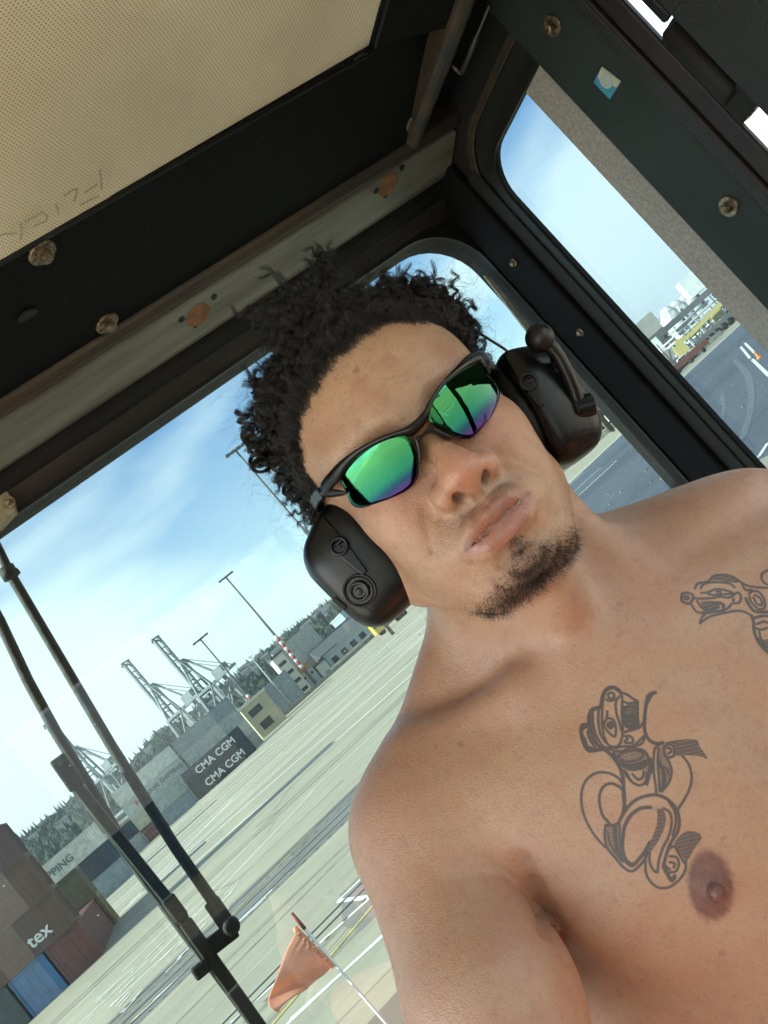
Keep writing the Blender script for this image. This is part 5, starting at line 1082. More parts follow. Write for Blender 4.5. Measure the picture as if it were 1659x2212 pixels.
# ---------------------------------------------------------------- tattoo ink, drawn as strokes on the chest
def TA(x, y): return (1700+.3014*x)/1.396, (2040+.3014*y)/1.396
def TB(x, y): return (2000+.1905*x)/1.396, (1680+.1905*y)/1.396
SA = [ # (width, points) thin strokes; width in units of the tracing
 (26, [(480, 725), (380, 725), (250, 740), (200, 660), (175, 560), (190, 490), (250, 480), (255, 400), (290, 330), (370, 300), (390, 200), (430, 130), (500, 110), (560, 150)]),
 (14, [(560, 150), (585, 220), (580, 360), (590, 480), (585, 600), (550, 690), (470, 700), (420, 640), (385, 500), (385, 330), (395, 200)]),
 (10, [(555, 200), (520, 260), (530, 380), (560, 470), (575, 540)]),
 (12, [(440, 185), (470, 160), (505, 185), (490, 220), (455, 215), (440, 185)]), (9, [(420, 230), (470, 245), (520, 225)]),
 (14, [(435, 350), (430, 420), (400, 480), (440, 550), (510, 600), (520, 500), (490, 430), (450, 420)]), (22, [(440, 485), (470, 460), (490, 490), (465, 515), (440, 485)]),
 (16, [(290, 340), (290, 450), (320, 580), (390, 700)]), (20, [(250, 400), (270, 520), (310, 650), (360, 700)]), (12, [(350, 320), (345, 450), (370, 580), (420, 660)]),
 (9, [(190, 520), (260, 500), (240, 570), (270, 650), (310, 710), (240, 700), (210, 620)]),
 (14, [(560, 160), (630, 180), (690, 220), (740, 250)]), (12, [(590, 250), (650, 270), (720, 260), (720, 300), (640, 290)]), (16, [(600, 330), (680, 300), (700, 380), (620, 390)]),
 (26, [(610, 400), (700, 410), (720, 480), (640, 500), (620, 440), (700, 450)]), (12, [(740, 250), (740, 400), (745, 490), (680, 520), (610, 480), (600, 300)]),
 (12, [(600, 560), (660, 540), (760, 510), (800, 440)]), (10, [(600, 590), (640, 620), (610, 660), (690, 660), (680, 610), (640, 590)]),
 (22, [(915, 160), (850, 190), (825, 280), (810, 400), (810, 540), (850, 630), (920, 670), (990, 665)]), (18, [(900, 165), (870, 200), (840, 260)]),
 (16, [(815, 580), (790, 660), (720, 700), (640, 720), (580, 750), (500, 750)]), (10, [(390, 700), (470, 720), (600, 700), (700, 690), (800, 600)]),
 (24, [(400, 725), (480, 790), (550, 890), (590, 1000), (600, 1150), (610, 1300)]), (18, [(500, 770), (560, 870), (640, 900), (760, 890)]),
 (16, [(540, 800), (600, 760), (700, 740), (790, 770), (770, 820), (680, 850), (590, 840), (540, 800)]), (20, [(700, 730), (790, 740), (840, 800), (860, 900), (850, 1000), (830, 1080)]),
 (26, [(570, 860), (650, 890), (750, 880), (820, 850)]), (24, [(600, 900), (690, 930), (800, 900), (830, 860)]), (14, [(620, 950), (680, 1050), (760, 1090), (820, 1050), (830, 960)]), (10, [(690, 980), (740, 1030), (790, 1010), (800, 950)]),
 (14, [(600, 940), (640, 1010), (700, 1070)]), (30, [(860, 830), (870, 900), (860, 960)]),
 (16, [(990, 670), (920, 710), (900, 800), (900, 950), (920, 1100), (925, 1190)]), (14, [(950, 720), (940, 850), (950, 1000), (960, 1150)]), (26, [(950, 860), (1000, 960), (1000, 1080), (980, 1140)]),
 (16, [(1010, 780), (1060, 870), (1080, 960), (1050, 1060), (980, 1150)]), (14, [(960, 900), (1030, 920), (1050, 980)]), (12, [(1000, 700), (1010, 790), (1050, 810), (1100, 790), (1100, 710), (1060, 680), (1000, 700)]), (9, [(1030, 720), (1060, 715), (1075, 750), (1050, 770)]),
 (12, [(1190, 800), (1250, 880), (1280, 1000), (1260, 1120), (1200, 1240), (1140, 1330)]),
 (13, [(595, 1080), (540, 1010), (440, 965), (330, 965), (240, 1020), (190, 1110), (175, 1230), (200, 1380), (270, 1530), (350, 1640), (420, 1710)]),
 (18, [(600, 1150), (550, 1100), (470, 1070), (400, 1100), (360, 1180), (360, 1280), (390, 1390), (440, 1450), (460, 1480)]), (14, [(590, 1180), (600, 1280), (580, 1400), (530, 1480)]),
 (20, [(420, 1490), (530, 1480), (580, 1400), (640, 1310), (730, 1230), (850, 1190), (950, 1190), (1050, 1240), (1130, 1330), (1155, 1450), (1140, 1550), (1080, 1650), (1040, 1740), (1000, 1880)]),
 (18, [(420, 1490), (410, 1600), (440, 1720), (520, 1820), (600, 1910), (680, 1950), (750, 1900), (810, 1830), (840, 1760)]), (12, [(560, 1480), (560, 1600), (570, 1720), (600, 1830), (680, 1900), (740, 1850)]), (30, [(510, 1500), (520, 1640), (540, 1760), (590, 1840)]), (12, [(440, 1560), (460, 1660), (510, 1760)]),
 (22, [(870, 1310), (770, 1320), (670, 1390), (610, 1500), (590, 1620), (590, 1730), (620, 1830), (690, 1880), (760, 1820), (820, 1740), (860, 1660)]),
 (12, [(1000, 1320), (1060, 1360), (1080, 1460), (1050, 1600), (990, 1720), (950, 1850), (940, 1960)]), (14, [(860, 1760), (860, 1860), (900, 1940), (935, 1960)]),
 (12, [(820, 1830), (820, 1950), (860, 2040), (940, 2110), (1050, 2110), (1150, 2040), (1215, 1940), (1220, 1850)]), (16, [(1040, 1740), (1100, 1700), (1150, 1770), (1210, 1870)]),
 (26, [(1000, 1900), (1040, 1980), (1080, 2040), (1110, 2000)]), (12, [(1060, 1800), (1130, 1810), (1150, 1880), (1120, 1950), (1060, 1960)]), (12, [(1060, 1860), (1110, 1870), (1100, 1910)]), (16, [(1020, 1800), (1010, 1880), (1060, 1930)]),
 (14, [(1050, 1250), (1110, 1350), (1120, 1470), (1090, 1590)]) ]
FA = [[(930, 1330), (985, 1320), (1020, 1400), (1010, 1500), (960, 1620), (900, 1720), (830, 1800), (800, 1780), (870, 1640), (925, 1500), (935, 1400)],
      [(1110, 1650), (1200, 1560), (1310, 1550), (1380, 1610), (1310, 1720), (1230, 1850), (1190, 1800), (1110, 1710)],
      [(1000, 665), (1100, 640), (1320, 630), (1360, 700), (1440, 820), (1360, 800), (1240, 790), (1110, 790), (1110, 710)],
      [(500, 720), (620, 740), (800, 735), (860, 860), (840, 940), (620, 930), (560, 860)], [(930, 720), (1010, 720), (1080, 900), (1050, 1080), (970, 1150), (945, 950)], [(420, 1500), (540, 1500), (560, 1700), (560, 1830), (450, 1700)],
      [(600, 300), (730, 260), (735, 380), (720, 500), (640, 510), (610, 420)], [(250, 480), (270, 420), (300, 560), (350, 680), (320, 700), (260, 600)]]
SB = [(30, [(290, 640), (310, 580), (400, 570), (480, 620), (450, 700), (400, 740), (300, 700), (290, 640)]), (14, [(340, 630), (390, 620), (400, 660), (350, 670), (340, 630)]),
 (22, [(500, 500), (550, 420), (700, 390), (800, 300), (950, 280), (1100, 310), (1230, 400), (1350, 460), (1500, 480), (1659, 490)]), (16, [(590, 500), (640, 430), (760, 400), (900, 400), (1050, 420), (1130, 480)]),
 (16, [(600, 570), (700, 560), (830, 510), (960, 520), (1100, 570), (980, 590), (800, 600), (700, 580)]), (24, [(840, 550), (900, 540), (900, 580), (850, 590)]),
 (24, [(460, 650), (600, 660), (760, 650), (900, 630), (1050, 640), (1180, 560), (1230, 640), (1200, 720), (1120, 730), (1110, 660)]), (16, [(440, 740), (520, 860), (620, 880), (760, 860), (900, 850), (1020, 810), (1080, 740)]),
 (30, [(540, 700), (620, 800), (760, 760), (860, 720), (960, 760), (940, 800)]), (36, [(600, 790), (700, 830), (850, 800)]), (26, [(580, 1050), (610, 960), (660, 910)]), (18, [(580, 1050), (720, 950), (900, 900), (1100, 860), (1260, 860), (1400, 930)]),
 (16, [(620, 900), (760, 880), (960, 850)]), (22, [(1360, 580), (1420, 540), (1520, 560), (1600, 680), (1600, 800), (1500, 820), (1400, 720), (1360, 620)]), (18, [(1450, 600), (1540, 660), (1560, 760), (1480, 740), (1430, 640)]),
 (20, [(1250, 430), (1300, 520), (1400, 520)]), (34, [(1310, 660), (1360, 760), (1450, 860), (1659, 870)]), (34, [(1400, 930), (1430, 1030), (1440, 1180), (1500, 1330), (1600, 1460), (1720, 1560)]), (30, [(1450, 960), (1600, 930), (1700, 950)]), (20, [(1480, 1060), (1600, 1020), (1659, 1050)]), (20, [(1470, 1130), (1560, 1150), (1640, 1120)]),
 (40, [(1540, 1300), (1600, 1400), (1700, 1440)]), (16, [(1659, 210), (1580, 250), (1550, 320), (1590, 400), (1659, 440)]), (18, [(1520, 1180), (1540, 1280)])]
FB = [[(740, 370), (820, 300), (950, 285), (1090, 310), (1200, 400), (1050, 400), (880, 370)], [(1500, 1350), (1620, 1300), (1760, 1350), (1760, 1520), (1600, 1460)], [(600, 700), (800, 700), (900, 760), (860, 830), (640, 860)]]
IX0, IX1, IY0, IY1, IPX = -.10, .20, -.37, -.17, .00022
IW, IH = int((IX1-IX0)/IPX), int((IY1-IY0)/IPX)
ink = np.zeros((IH, IW), np.float32); gy, gx = np.mgrid[0:IH, 0:IW]; gx = IX0+(gx+.5)*IPX; gy = IY0+(gy+.5)*IPX
def smooth_path(p, n=5):
    p = np.array(p, float); out = []
    for i in range(len(p)-1):
        a, b, c, d = p[max(i-1, 0)], p[i], p[i+1], p[min(i+2, len(p)-1)]
        for k in range(n):
            t = k/n; out.append(.5*((2*b)+(-a+c)*t+(2*a-5*b+4*c-d)*t*t+(-a+3*b-3*c+d)*t**3))
    out.append(p[-1]); return np.array(out)
def stroke(P, w, a=.9):
    for p, q in zip(P[:-1], P[1:]):
        x0, x1 = sorted((p[0], q[0])); y0, y1 = sorted((p[1], q[1])); m = w+.0015
        i0, i1 = [int(np.clip((v-IY0)/IPX, 0, IH)) for v in (y0-m, y1+m)]; j0, j1 = [int(np.clip((v-IX0)/IPX, 0, IW)) for v in (x0-m, x1+m)]
        if i1 <= i0 or j1 <= j0: continue
        X = gx[i0:i1, j0:j1]; Y = gy[i0:i1, j0:j1]; d = q-p; t = np.clip(((X-p[0])*d[0]+(Y-p[1])*d[1])/(d@d+1e-12), 0, 1)
        r = np.hypot(X-p[0]-t*d[0], Y-p[1]-t*d[1]); v = a*np.clip(.5+(w/2-r)/.00055, 0, 1); ink[i0:i1, j0:j1] = np.maximum(ink[i0:i1, j0:j1], v)
def fill(poly, a):
    X, Y = gx, gy; ins = np.zeros(X.shape, bool); n = len(poly)
    for i in range(n):
        (x1, y1), (x2, y2) = poly[i], poly[(i+1) % n]; c = ((y1 > Y) != (y2 > Y)) & (X < (x2-x1)*(Y-y1)/(y2-y1+1e-12)+x1); ins ^= c
    tex = .82+.18*np.sin((X*.8+Y)*2600)*np.cos(X*900); ink[:] = np.maximum(ink, ins*min(1, a*1.12)*tex)
for T_, sc_, SS, FF in ((TA, 1.0, SA, FA), (TB, .632, SB, FB)):
    allp = [T_(*p) for w, ps in SS for p in smooth_path(ps)]+[T_(*p) for ps in FF for p in smooth_path(ps+[ps[0]], 4)]
    P3 = march_many(allp)[:, :2]; k = 0
    for w, ps in SS:
        m = len(smooth_path(ps)); stroke(P3[k:k+m], max(w*sc_, 16)*1.02e-4); k += m
    for ps in FF:
        m = len(smooth_path(ps+[ps[0]], 4)); fill(P3[k:k+m], .62 if ps[0] in ((500, 720), (930, 720), (420, 1500)) else .85); k += m
for _ in range(2): ink[1:-1, 1:-1] = (ink[1:-1, 1:-1]*2+ink[:-2, 1:-1]+ink[2:, 1:-1]+ink[1:-1, :-2]+ink[1:-1, 2:])/6
img = bpy.data.images.new('tattoo_ink', IW, IH, float_buffer=True); img.colorspace_settings.name = 'Non-Color'
px_ = np.ones((IH, IW, 4), np.float32); px_[..., :3] = ink[..., None]; img.pixels.foreach_set(px_.ravel()); img.update(); img.pack()
uv = me.uv_layers.new(name='chest'); li = np.empty(len(me.loops), np.int32); me.loops.foreach_get('vertex_index', li)
UVv = np.stack([(V[:, 0]-IX0)/(IX1-IX0), (V[:, 1]-IY0)/(IY1-IY0)], 1); UVv[(V[:, 2] < 0) | (V[:, 2] > .115)] = -5
uv.data.foreach_set('uv', UVv[li].astype(np.float32).ravel())

sk = bpy.data.materials.new('skin'); sk.use_nodes = True; N = sk.node_tree.nodes; L = sk.node_tree.links; B = N['Principled BSDF']
at1 = N.new('ShaderNodeAttribute'); at1.attribute_name = 'tone'; at2 = N.new('ShaderNodeAttribute'); at2.attribute_name = 'shine'
tc = N.new('ShaderNodeTexCoord')
def noise_node(scale, detail=3, rough=.5):
    n = N.new('ShaderNodeTexNoise'); n.inputs['Scale'].default_value = scale; n.inputs['Detail'].default_value = detail; n.inputs['Roughness'].default_value = rough; L.new(tc.outputs['Object'], n.inputs['Vector']); return n
n_a, n_b, n_c = noise_node(38, 4, .6), noise_node(420, 2), noise_node(110, 4, .65)
def mapr(src, a, b, c, d):
    m_ = N.new('ShaderNodeMapRange'); m_.inputs['From Min'].default_value = a; m_.inputs['From Max'].default_value = b; m_.inputs['To Min'].default_value = c; m_.inputs['To Max'].default_value = d; L.new(src, m_.inputs['Value']); return m_.outputs[0]
def mul(a, b):
    x = N.new('ShaderNodeMix'); x.data_type = 'RGBA'; x.blend_type = 'MULTIPLY'; x.inputs['Factor'].default_value = 1; L.new(a, x.inputs['A']); L.new(b, x.inputs['B']); return x.outputs['Result']
def mixc(f, a, cb):
    x = N.new('ShaderNodeMix'); x.data_type = 'RGBA'; L.new(f, x.inputs['Factor']); L.new(a, x.inputs['A']); x.inputs['B'].default_value = (*cb, 1); return x.outputs['Result']
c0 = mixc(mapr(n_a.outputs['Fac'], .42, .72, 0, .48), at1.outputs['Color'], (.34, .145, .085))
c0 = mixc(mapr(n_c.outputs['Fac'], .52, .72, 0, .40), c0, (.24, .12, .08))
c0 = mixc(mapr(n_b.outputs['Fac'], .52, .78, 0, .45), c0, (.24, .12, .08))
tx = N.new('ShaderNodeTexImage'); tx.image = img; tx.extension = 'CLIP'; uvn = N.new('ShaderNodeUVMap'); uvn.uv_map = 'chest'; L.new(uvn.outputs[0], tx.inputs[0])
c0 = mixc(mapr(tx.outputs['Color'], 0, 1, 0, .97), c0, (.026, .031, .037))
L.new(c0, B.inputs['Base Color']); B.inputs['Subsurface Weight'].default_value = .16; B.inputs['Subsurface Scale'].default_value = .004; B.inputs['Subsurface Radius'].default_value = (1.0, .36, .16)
rg_ = N.new('ShaderNodeMath'); rg_.operation = 'ADD'; L.new(mapr(at2.outputs['Fac'], 0, 1, .46, .26), rg_.inputs[0]); L.new(mapr(n_c.outputs['Fac'], .3, .7, -.08, .08), rg_.inputs[1]); L.new(rg_.outputs[0], B.inputs['Roughness']); B.inputs['Specular IOR Level'].default_value = .58; B.inputs['Sheen Weight'].default_value = .12; B.inputs['Sheen Roughness'].default_value = .35
bmp = N.new('ShaderNodeBump'); bmp.inputs['Distance'].default_value = .00030; bmp.inputs['Strength'].default_value = .75
vor = N.new('ShaderNodeTexVoronoi'); vor.inputs['Scale'].default_value = 900; L.new(tc.outputs['Object'], vor.inputs['Vector'])
add = N.new('ShaderNodeMath'); add.operation = 'ADD'; L.new(mapr(n_b.outputs['Fac'], 0, 1, 0, 1.2), add.inputs[0]); L.new(mapr(vor.outputs['Distance'], 0, .7, -.5, .3), add.inputs[1]); L.new(add.outputs[0], bmp.inputs['Height']); L.new(bmp.outputs[0], B.inputs['Normal'])
me.materials.append(sk)
body = hchild(bpy.data.objects.new('body', me))
print('body verts', len(V))

def sdf_obj(name, f, lo, hi, h, m, parent, smooth=True, centre=(0, 0, 0), it=1):
    V_, Q_ = nets(f, lo, hi, h, margin=.004); V_ = project(f, V_, it, lim=h)
    me_ = bpy.data.meshes.new(name); me_.from_pydata((V_-np.array(centre)).tolist(), [], Q_.tolist()); me_.polygons.foreach_set('use_smooth', [smooth]*len(me_.polygons)); me_.materials.append(m)
    o_ = bpy.data.objects.new(name, me_); link(o_, parent); return o_, V_

# ---------------------------------------------------------------- hair
hair_m = bpy.data.materials.new('black_hair'); hair_m.use_nodes = True; B2 = hair_m.node_tree.nodes['Principled BSDF']
B2.inputs['Base Color'].default_value = (.0055, .0042, .0040, 1); B2.inputs['Roughness'].default_value = .32; B2.inputs['Specular IOR Level'].default_value = .42
cap_m = mat('hair_mass', (.003, .0025, .0025), rough=.8, bump=.004, bump_scale=420)
def lumps(P):
    return .0022*np.sin(P[:, 0]*310+2.1*np.sin(P[:, 1]*240))*np.sin(P[:, 1]*290+1.7*np.sin(P[:, 2]*210))*np.sin(P[:, 2]*270+1.3)+.0015*np.sin(P[:, 0]*620+P[:, 2]*300)*np.sin(P[:, 1]*560)
def cap_sdf(P):
    P = np.asarray(P, np.float64); hn = hairness(P); d = head_sdf(P.astype(np.float32)).astype(float)
    thick = -.007+.011*sstep(-.001, .020, hn)+.003*sstep(.01, .045, hn)
    d = d-thick
    vol = smin(ell(P, (-.044, .064, .000), (.036, .038, .048)), ell(P, (.052, .058, .000), (.040, .042, .050)), .02)
    vol = np.maximum(vol, (.004-hn)*.8)
    d = smin(d, vol, .012)
    d = np.maximum(d, -(P[:, 1]+.055)) 
    return (d+lumps(P)).astype(np.float32)
hairmass, HV = sdf_obj('hair', cap_sdf, (-.115, -.065, -.135), (.125, .150, .105), .0024, cap_m, person)
hairmass['kind'] = 'stuff'
bun_c = [((.024, .130, -.018), (.010, .011, .010)), ((.041, .158, -.020), (.0048, .0095, .005)), ((.034, .145, -.019), (.0045, .009, .0045)), ((.004, .124, -.015), (.010, .006, .010))]
def bun_sdf(P):
    P = np.asarray(P, np.float64); d = None
    for c, r in bun_c:
        e = ell(P, c, r); d = e if d is None else smin(d, e, .008)
    return (d+1.4*lumps(P)).astype(np.float32)
bun, BV = sdf_obj('hair_bun', bun_sdf, (-.05, .10, -.05), (.07, .19, .02), .002, cap_m, person)

def strands(name, roots, dirs, length, curl_r, pitch, npts=13, r=.00009, droop=0., jitter=.35, parent=None, taper=True, m=None, sweep=None, bend=0.):
    n = len(roots); rng = NR
    L_ = length*(.6+.8*rng.rand(n)); D = dirs+jitter*rng.randn(n, 3); D /= np.linalg.norm(D, axis=1)[:, None]
    A1 = np.cross(D, rng.randn(n, 3)); A1 /= np.linalg.norm(A1, axis=1)[:, None]; A2 = np.cross(D, A1)
    ph = rng.rand(n)*2*np.pi; cr = curl_r*(.5+rng.rand(n)); pt = pitch*(.7+.6*rng.rand(n)); hand = np.sign(rng.randn(n))
    ts = np.linspace(0, 1, npts); P = np.empty((n, npts, 3))
    bd = rng.randn(n, 3); bd /= np.linalg.norm(bd, axis=1)[:, None]
    for i, t in enumerate(ts):
        s = L_*t; a = ph+hand*s/pt*2*np.pi; g = cr*min(1, t*3)
        off = D*s[:, None]+A1*((np.cos(a)-np.cos(ph))*g)[:, None]+A2*((np.sin(a)-np.sin(ph))*g)[:, None]+bd*(bend*s*t)[:, None]
        if sweep is not None: off = off+sweep*(s*t)[:, None]
        off[:, 1] -= droop*s*t
        P[:, i] = roots+off
    hc = bpy.data.hair_curves.new(name); hc.add_curves([npts]*n); hc.attributes['position'].data.foreach_set('vector', P.astype(np.float32).ravel())
    ra = hc.attributes.get('radius') or hc.attributes.new('radius', 'FLOAT', 'POINT')
    rr = np.tile(r*(1-.65*ts) if taper else np.full(npts, r), n)*np.repeat(.8+.4*rng.rand(n), npts); ra.data.foreach_set('value', rr.astype(np.float32))
    hc.materials.append(m or hair_m); o_ = bpy.data.objects.new(name, hc); link(o_, parent or person); o_['kind'] = 'stuff'; return o_
def normals_of(f, P): g = grad(f, P, 8e-4); return g/np.linalg.norm(g, axis=1)[:, None]
hn_ = hairness(HV); ok = (hn_ > .006) & (HV[:, 2] > -.09)
HR_ = HV[ok]; Hn = normals_of(cap_sdf, HR_)
def pick(n, w=None): return NR.choice(len(HR_), n, p=None if w is None else w/w.sum())
up = np.array((0., .5, -.55))
def clumps(name, roots, nrm, comb, n_str, rad, pitch, length, npts=22, spread=.0006, r=.00013):
    out = []
    for p, n_, in zip(roots, nrm):
        d = n_*(.35+.5*RND.random())+comb+NR.randn(3)*.38; d /= np.linalg.norm(d); a1 = np.cross(d, NR.randn(3)); a1 /= np.linalg.norm(a1); a2 = np.cross(d, a1)
        R_ = rad*(.6+.8*RND.random()); L_ = length*(.55+.8*RND.random()); pt = pitch*(.8+.5*RND.random()); tt = np.linspace(0, 1, npts); ph = tt*L_/pt*2*np.pi*(1 if RND.random() < .5 else -1); g = R_*np.minimum(1, tt*2.5)*(1-.25*tt)
        bnd = NR.randn(3)*.25; path = p[None]+d[None]*(tt*L_)[:, None]+a1[None]*((np.cos(ph)-1)*g)[:, None]+a2[None]*(np.sin(ph)*g)[:, None]+bnd[None]*(L_*tt**2)[:, None]
        for j in range(n_str): out.append(path+NR.randn(3)[None]*spread*(.5+1.1*tt)[:, None]+np.cumsum(NR.randn(npts, 3)*.00010, 0))
    P = np.array(out); hc = bpy.data.hair_curves.new(name); hc.add_curves([npts]*len(P)); hc.attributes['position'].data.foreach_set('vector', P.astype(np.float32).ravel())
    ra = hc.attributes.get('radius') or hc.attributes.new('radius', 'FLOAT', 'POINT'); ra.data.foreach_set('value', np.tile(r*(1-.4*np.linspace(0, 1, npts)), len(P)).astype(np.float32)); hc.materials.append(hair_m)
    o_ = hchild(bpy.data.objects.new(name, hc)); o_['kind'] = 'stuff'; return o_
front = HR_[:, 2] > -.05; w_ = np.where(front, 1., .25); ic = pick(900, w_)
clumps('hair_curls', HR_[ic]-.004*Hn[ic], Hn[ic]*.8, up*.9, 22, .0028, .0080, .0155)
i3 = pick(2200); strands('hair_frizz', HR_[i3]-.003*Hn[i3], Hn[i3]*.8+up*.4, .012, .0030, .009, 14, .00008, jitter=.45, bend=.4, parent=person)
i2 = pick(1500); strands('flyaway_hair', HR_[i2]-.003*Hn[i2], Hn[i2]*.9+up*.35, .030, .0042, .019, 22, .00007, jitter=.45, bend=.5, parent=person)
# clumped ringlets that stand off the mass
cl_px = [(520, 938), (535, 880), (545, 970), (560, 905), (575, 850), (600, 820), (590, 985), (610, 1010), (560, 1000), (650, 790), (865, 600), (880, 615), (830, 625), (960, 630), (1000, 660), (640, 760), (690, 700), (770, 660), (620, 1060), (530, 960), (585, 800), (740, 690), (905, 625)]
cr_, cd_ = [], []
for px, py in cl_px:
    c = hz(px, py, -.012+.03*RND.random()); out_ = c-np.array((0, .05, -.01)); out_ /= np.linalg.norm(out_); base_ = c-out_*.012
    for k in range(2):
        b_ = base_+NR.randn(3)*.003; ax_ = np.cross(out_, NR.randn(3)); ax_ /= np.linalg.norm(ax_); rad = .0035+.003*RND.random(); n_ = 22; tt = np.linspace(0, 1, n_)
        e1 = out_; e2 = np.cross(ax_, e1); turns = 1.2+RND.random()
        path = b_[None]+(e1[None]*((1-np.cos(tt*turns*2*np.pi))*rad)[:, None]+e2[None]*(np.sin(tt*turns*2*np.pi)*rad)[:, None]+ax_[None]*(tt*.011)[:, None])
        for j in range(34): cr_.append(path+NR.randn(3)[None]*.0007+np.cumsum(NR.randn(n_, 3)*.00012, 0))
P = np.array(cr_); hc = bpy.data.hair_curves.new('ringlets'); hc.add_curves([P.shape[1]]*len(P)); hc.attributes['position'].data.foreach_set('vector', P.astype(np.float32).ravel())
ra = hc.attributes.get('radius') or hc.attributes.new('radius', 'FLOAT', 'POINT'); ra.data.foreach_set('value', np.full(P.shape[0]*P.shape[1], .00016, np.float32)); hc.materials.append(hair_m)
ro = hchild(bpy.data.objects.new('ringlets', hc)); ro['kind'] = 'stuff'
ib = NR.choice(len(BV), 100); Bn = normals_of(bun_sdf, BV[ib]); clumps('bun_curls', BV[ib]-.002*Bn, Bn*.6, np.array((-.1, .3, 0)), 20, .0026, .0080, .011)
c_ = np.array([(-.012, .132, -.01), (-.020, .138, -.012), (-.006, .142, -.015), (.004, .140, -.015), (.012, .148, -.018), (.020, .150, -.018), (-.016, .128, -.005), (.0, .134, -.01)]*2)+NR.randn(16, 3)*.003
clumps('bun_loops', c_, np.tile(np.array((-.4, .6, 0)), (16, 1)), np.array((-.3, .4, 0)), 20, .0045, .012, .024)
ib = NR.choice(len(BV), 130); Bn = normals_of(bun_sdf, BV[ib]); strands('bun_flyaways', BV[ib], Bn+np.array((-.4, -.1, 0)), .035, .005, .016, 22, .00007, jitter=.5, bend=.5, parent=person)
# fine hair along the hairline, temples and sideburns
near = (hn_ > -.001) & (hn_ < .011) & (HV[:, 2] > -.02); Hl = HV[near]
ip = NR.choice(len(Hl), 8500); Ln = normals_of(head_sdf, Hl[ip]); dist = head_sdf(Hl[ip].astype(np.float32)); roots = Hl[ip]-Ln*(dist[:, None])
roots[:, 1] -= .005*NR.rand(len(roots)); sgn = np.sign(roots[:, 0])[:, None]
strands('hairline_hair', roots, Ln*.35+np.array((0, .85, -.35))*(roots[:, 1:2] > .03)+np.array((0, -.5, -.6))*(roots[:, 1:2] <= .03), .013, .0010, .012, 8, .00010, jitter=.3, parent=person)

# ---------------------------------------------------------------- beard
fc = np.array([V[f[0]] for f in faces]); sel = (fc[:, 1] > -.13) & (fc[:, 1] < -.085) & (fc[:, 2] > .03) & (np.abs(fc[:, 0]) < .05); FB_ = fc[sel]
w = np.maximum(g3(FB_, (-.002, -.1185, .078), (.030, .0080, .06)), .55*g3(FB_, (0, -.0975, .09), (.0055, .005, .03)))
w += .35*g3(FB_, (.004, -.108, .08), (.022, .007, .04)); w = np.where(w > .06, w, w*.05)*sstep(-.1295, -.122, FB_[:, 1]); ib = NR.choice(len(FB_), 3400, p=w/w.sum()); rt = FB_[ib]+NR.randn(len(ib), 3)*.0004
bn = normals_of(skin_sdf, rt.astype(np.float32))
beard_m = bpy.data.materials.new('beard_hair'); beard_m.use_nodes = True; b_ = beard_m.node_tree.nodes['Principled BSDF']; b_.inputs['Base Color'].default_value = (.018, .012, .009, 1); b_.inputs['Roughness'].default_value = .5
bd = strands('beard', rt-bn*.0003, bn*.55+np.array((0, -.85, .1)), .0048, .0009, .007, 7, .000078, jitter=.35, bend=.4, parent=person, m=beard_m)
# stubble on the lip and jaw: very short
sel = (fc[:, 1] > -.125) & (fc[:, 1] < -.055) & (fc[:, 2] > .02) & (np.abs(fc[:, 0]) < .06); FS = fc[sel]
w = g3(np.abs(FS), (.013, .063, .10), (.013, .006, .03))+.16*g3(FS, (0, -.11, .07), (.05, .02, .05)); ib = NR.choice(len(FS), 1500, p=w/w.sum()); rt = FS[ib]+NR.randn(len(ib), 3)*.0004
bn = normals_of(skin_sdf, rt.astype(np.float32)); strands('stubble', rt-bn*.0002, bn+np.array((0, -.6, 0)), .0011, .0001, .004, 3, .00006, jitter=.3, parent=person, m=beard_m)
# armpit hair and eyebrows
c0_ = march(1182, 1975); rt = c0_+NR.randn(70, 3)*np.array((.004, .007, .005)); rt = project(skin_sdf, rt, 3, .01)
bn = normals_of(skin_sdf, rt.astype(np.float32)); strands('armpit_hair', rt, bn*.5+np.array((.2, -.7, .2)), .009, .0012, .010, 9, .00008, jitter=.3, bend=.3, parent=person)
xs = NR.rand(700)*.030+.013; sg = np.sign(NR.randn(700)); rt = np.stack([xs*sg, .0085+.006*np.sin((xs-.011)/.034*2.2)*.5+NR.randn(700)*.0022, .085-.5*xs*xs/.05], 1); rt = project(skin_sdf, rt, 4, .01)
bn = normals_of(skin_sdf, rt.astype(np.float32)); dd = np.stack([sg, np.full(700, .25), np.zeros(700)], 1); strands('eyebrows', rt, bn*.3+dd, .007, .0003, .01, 5, .00008, jitter=.2, parent=person)

# ---------------------------------------------------------------- orange work trousers
trouser_m = mat('orange_cloth', (.50, .15, .06), rough=.85, col2=(.42, .12, .05), noise_scale=14, bump=.003, bump_scale=30)
def tr_sdf(P):
    d = ell(P, (.035, -.66, -.05), (.178, .11, .145)); 
    for s in (-1, 1):
        d = smin(d, cap(P, (.035+s*.09, -.690, .0), (.035+s*.14, -.655, .400), .090, .068), .05)
        d = smin(d, cap(P, (.035+s*.14, -.655, .400), (.035+s*.15, -1.06, .43), .066, .052), .03)
    d = smax(d, P[:, 1]+.585, .01); return (d+.002*np.sin(P[:, 2]*60+P[:, 0]*30)*np.sin(P[:, 1]*50)).astype(np.float32)
tro, _ = sdf_obj('trousers', tr_sdf, (-.30, -1.14, -.24), (.36, -.54, .54), .010, trouser_m, person)
boot_m = mat('boot_leather', (.05, .03, .02), rough=.6)
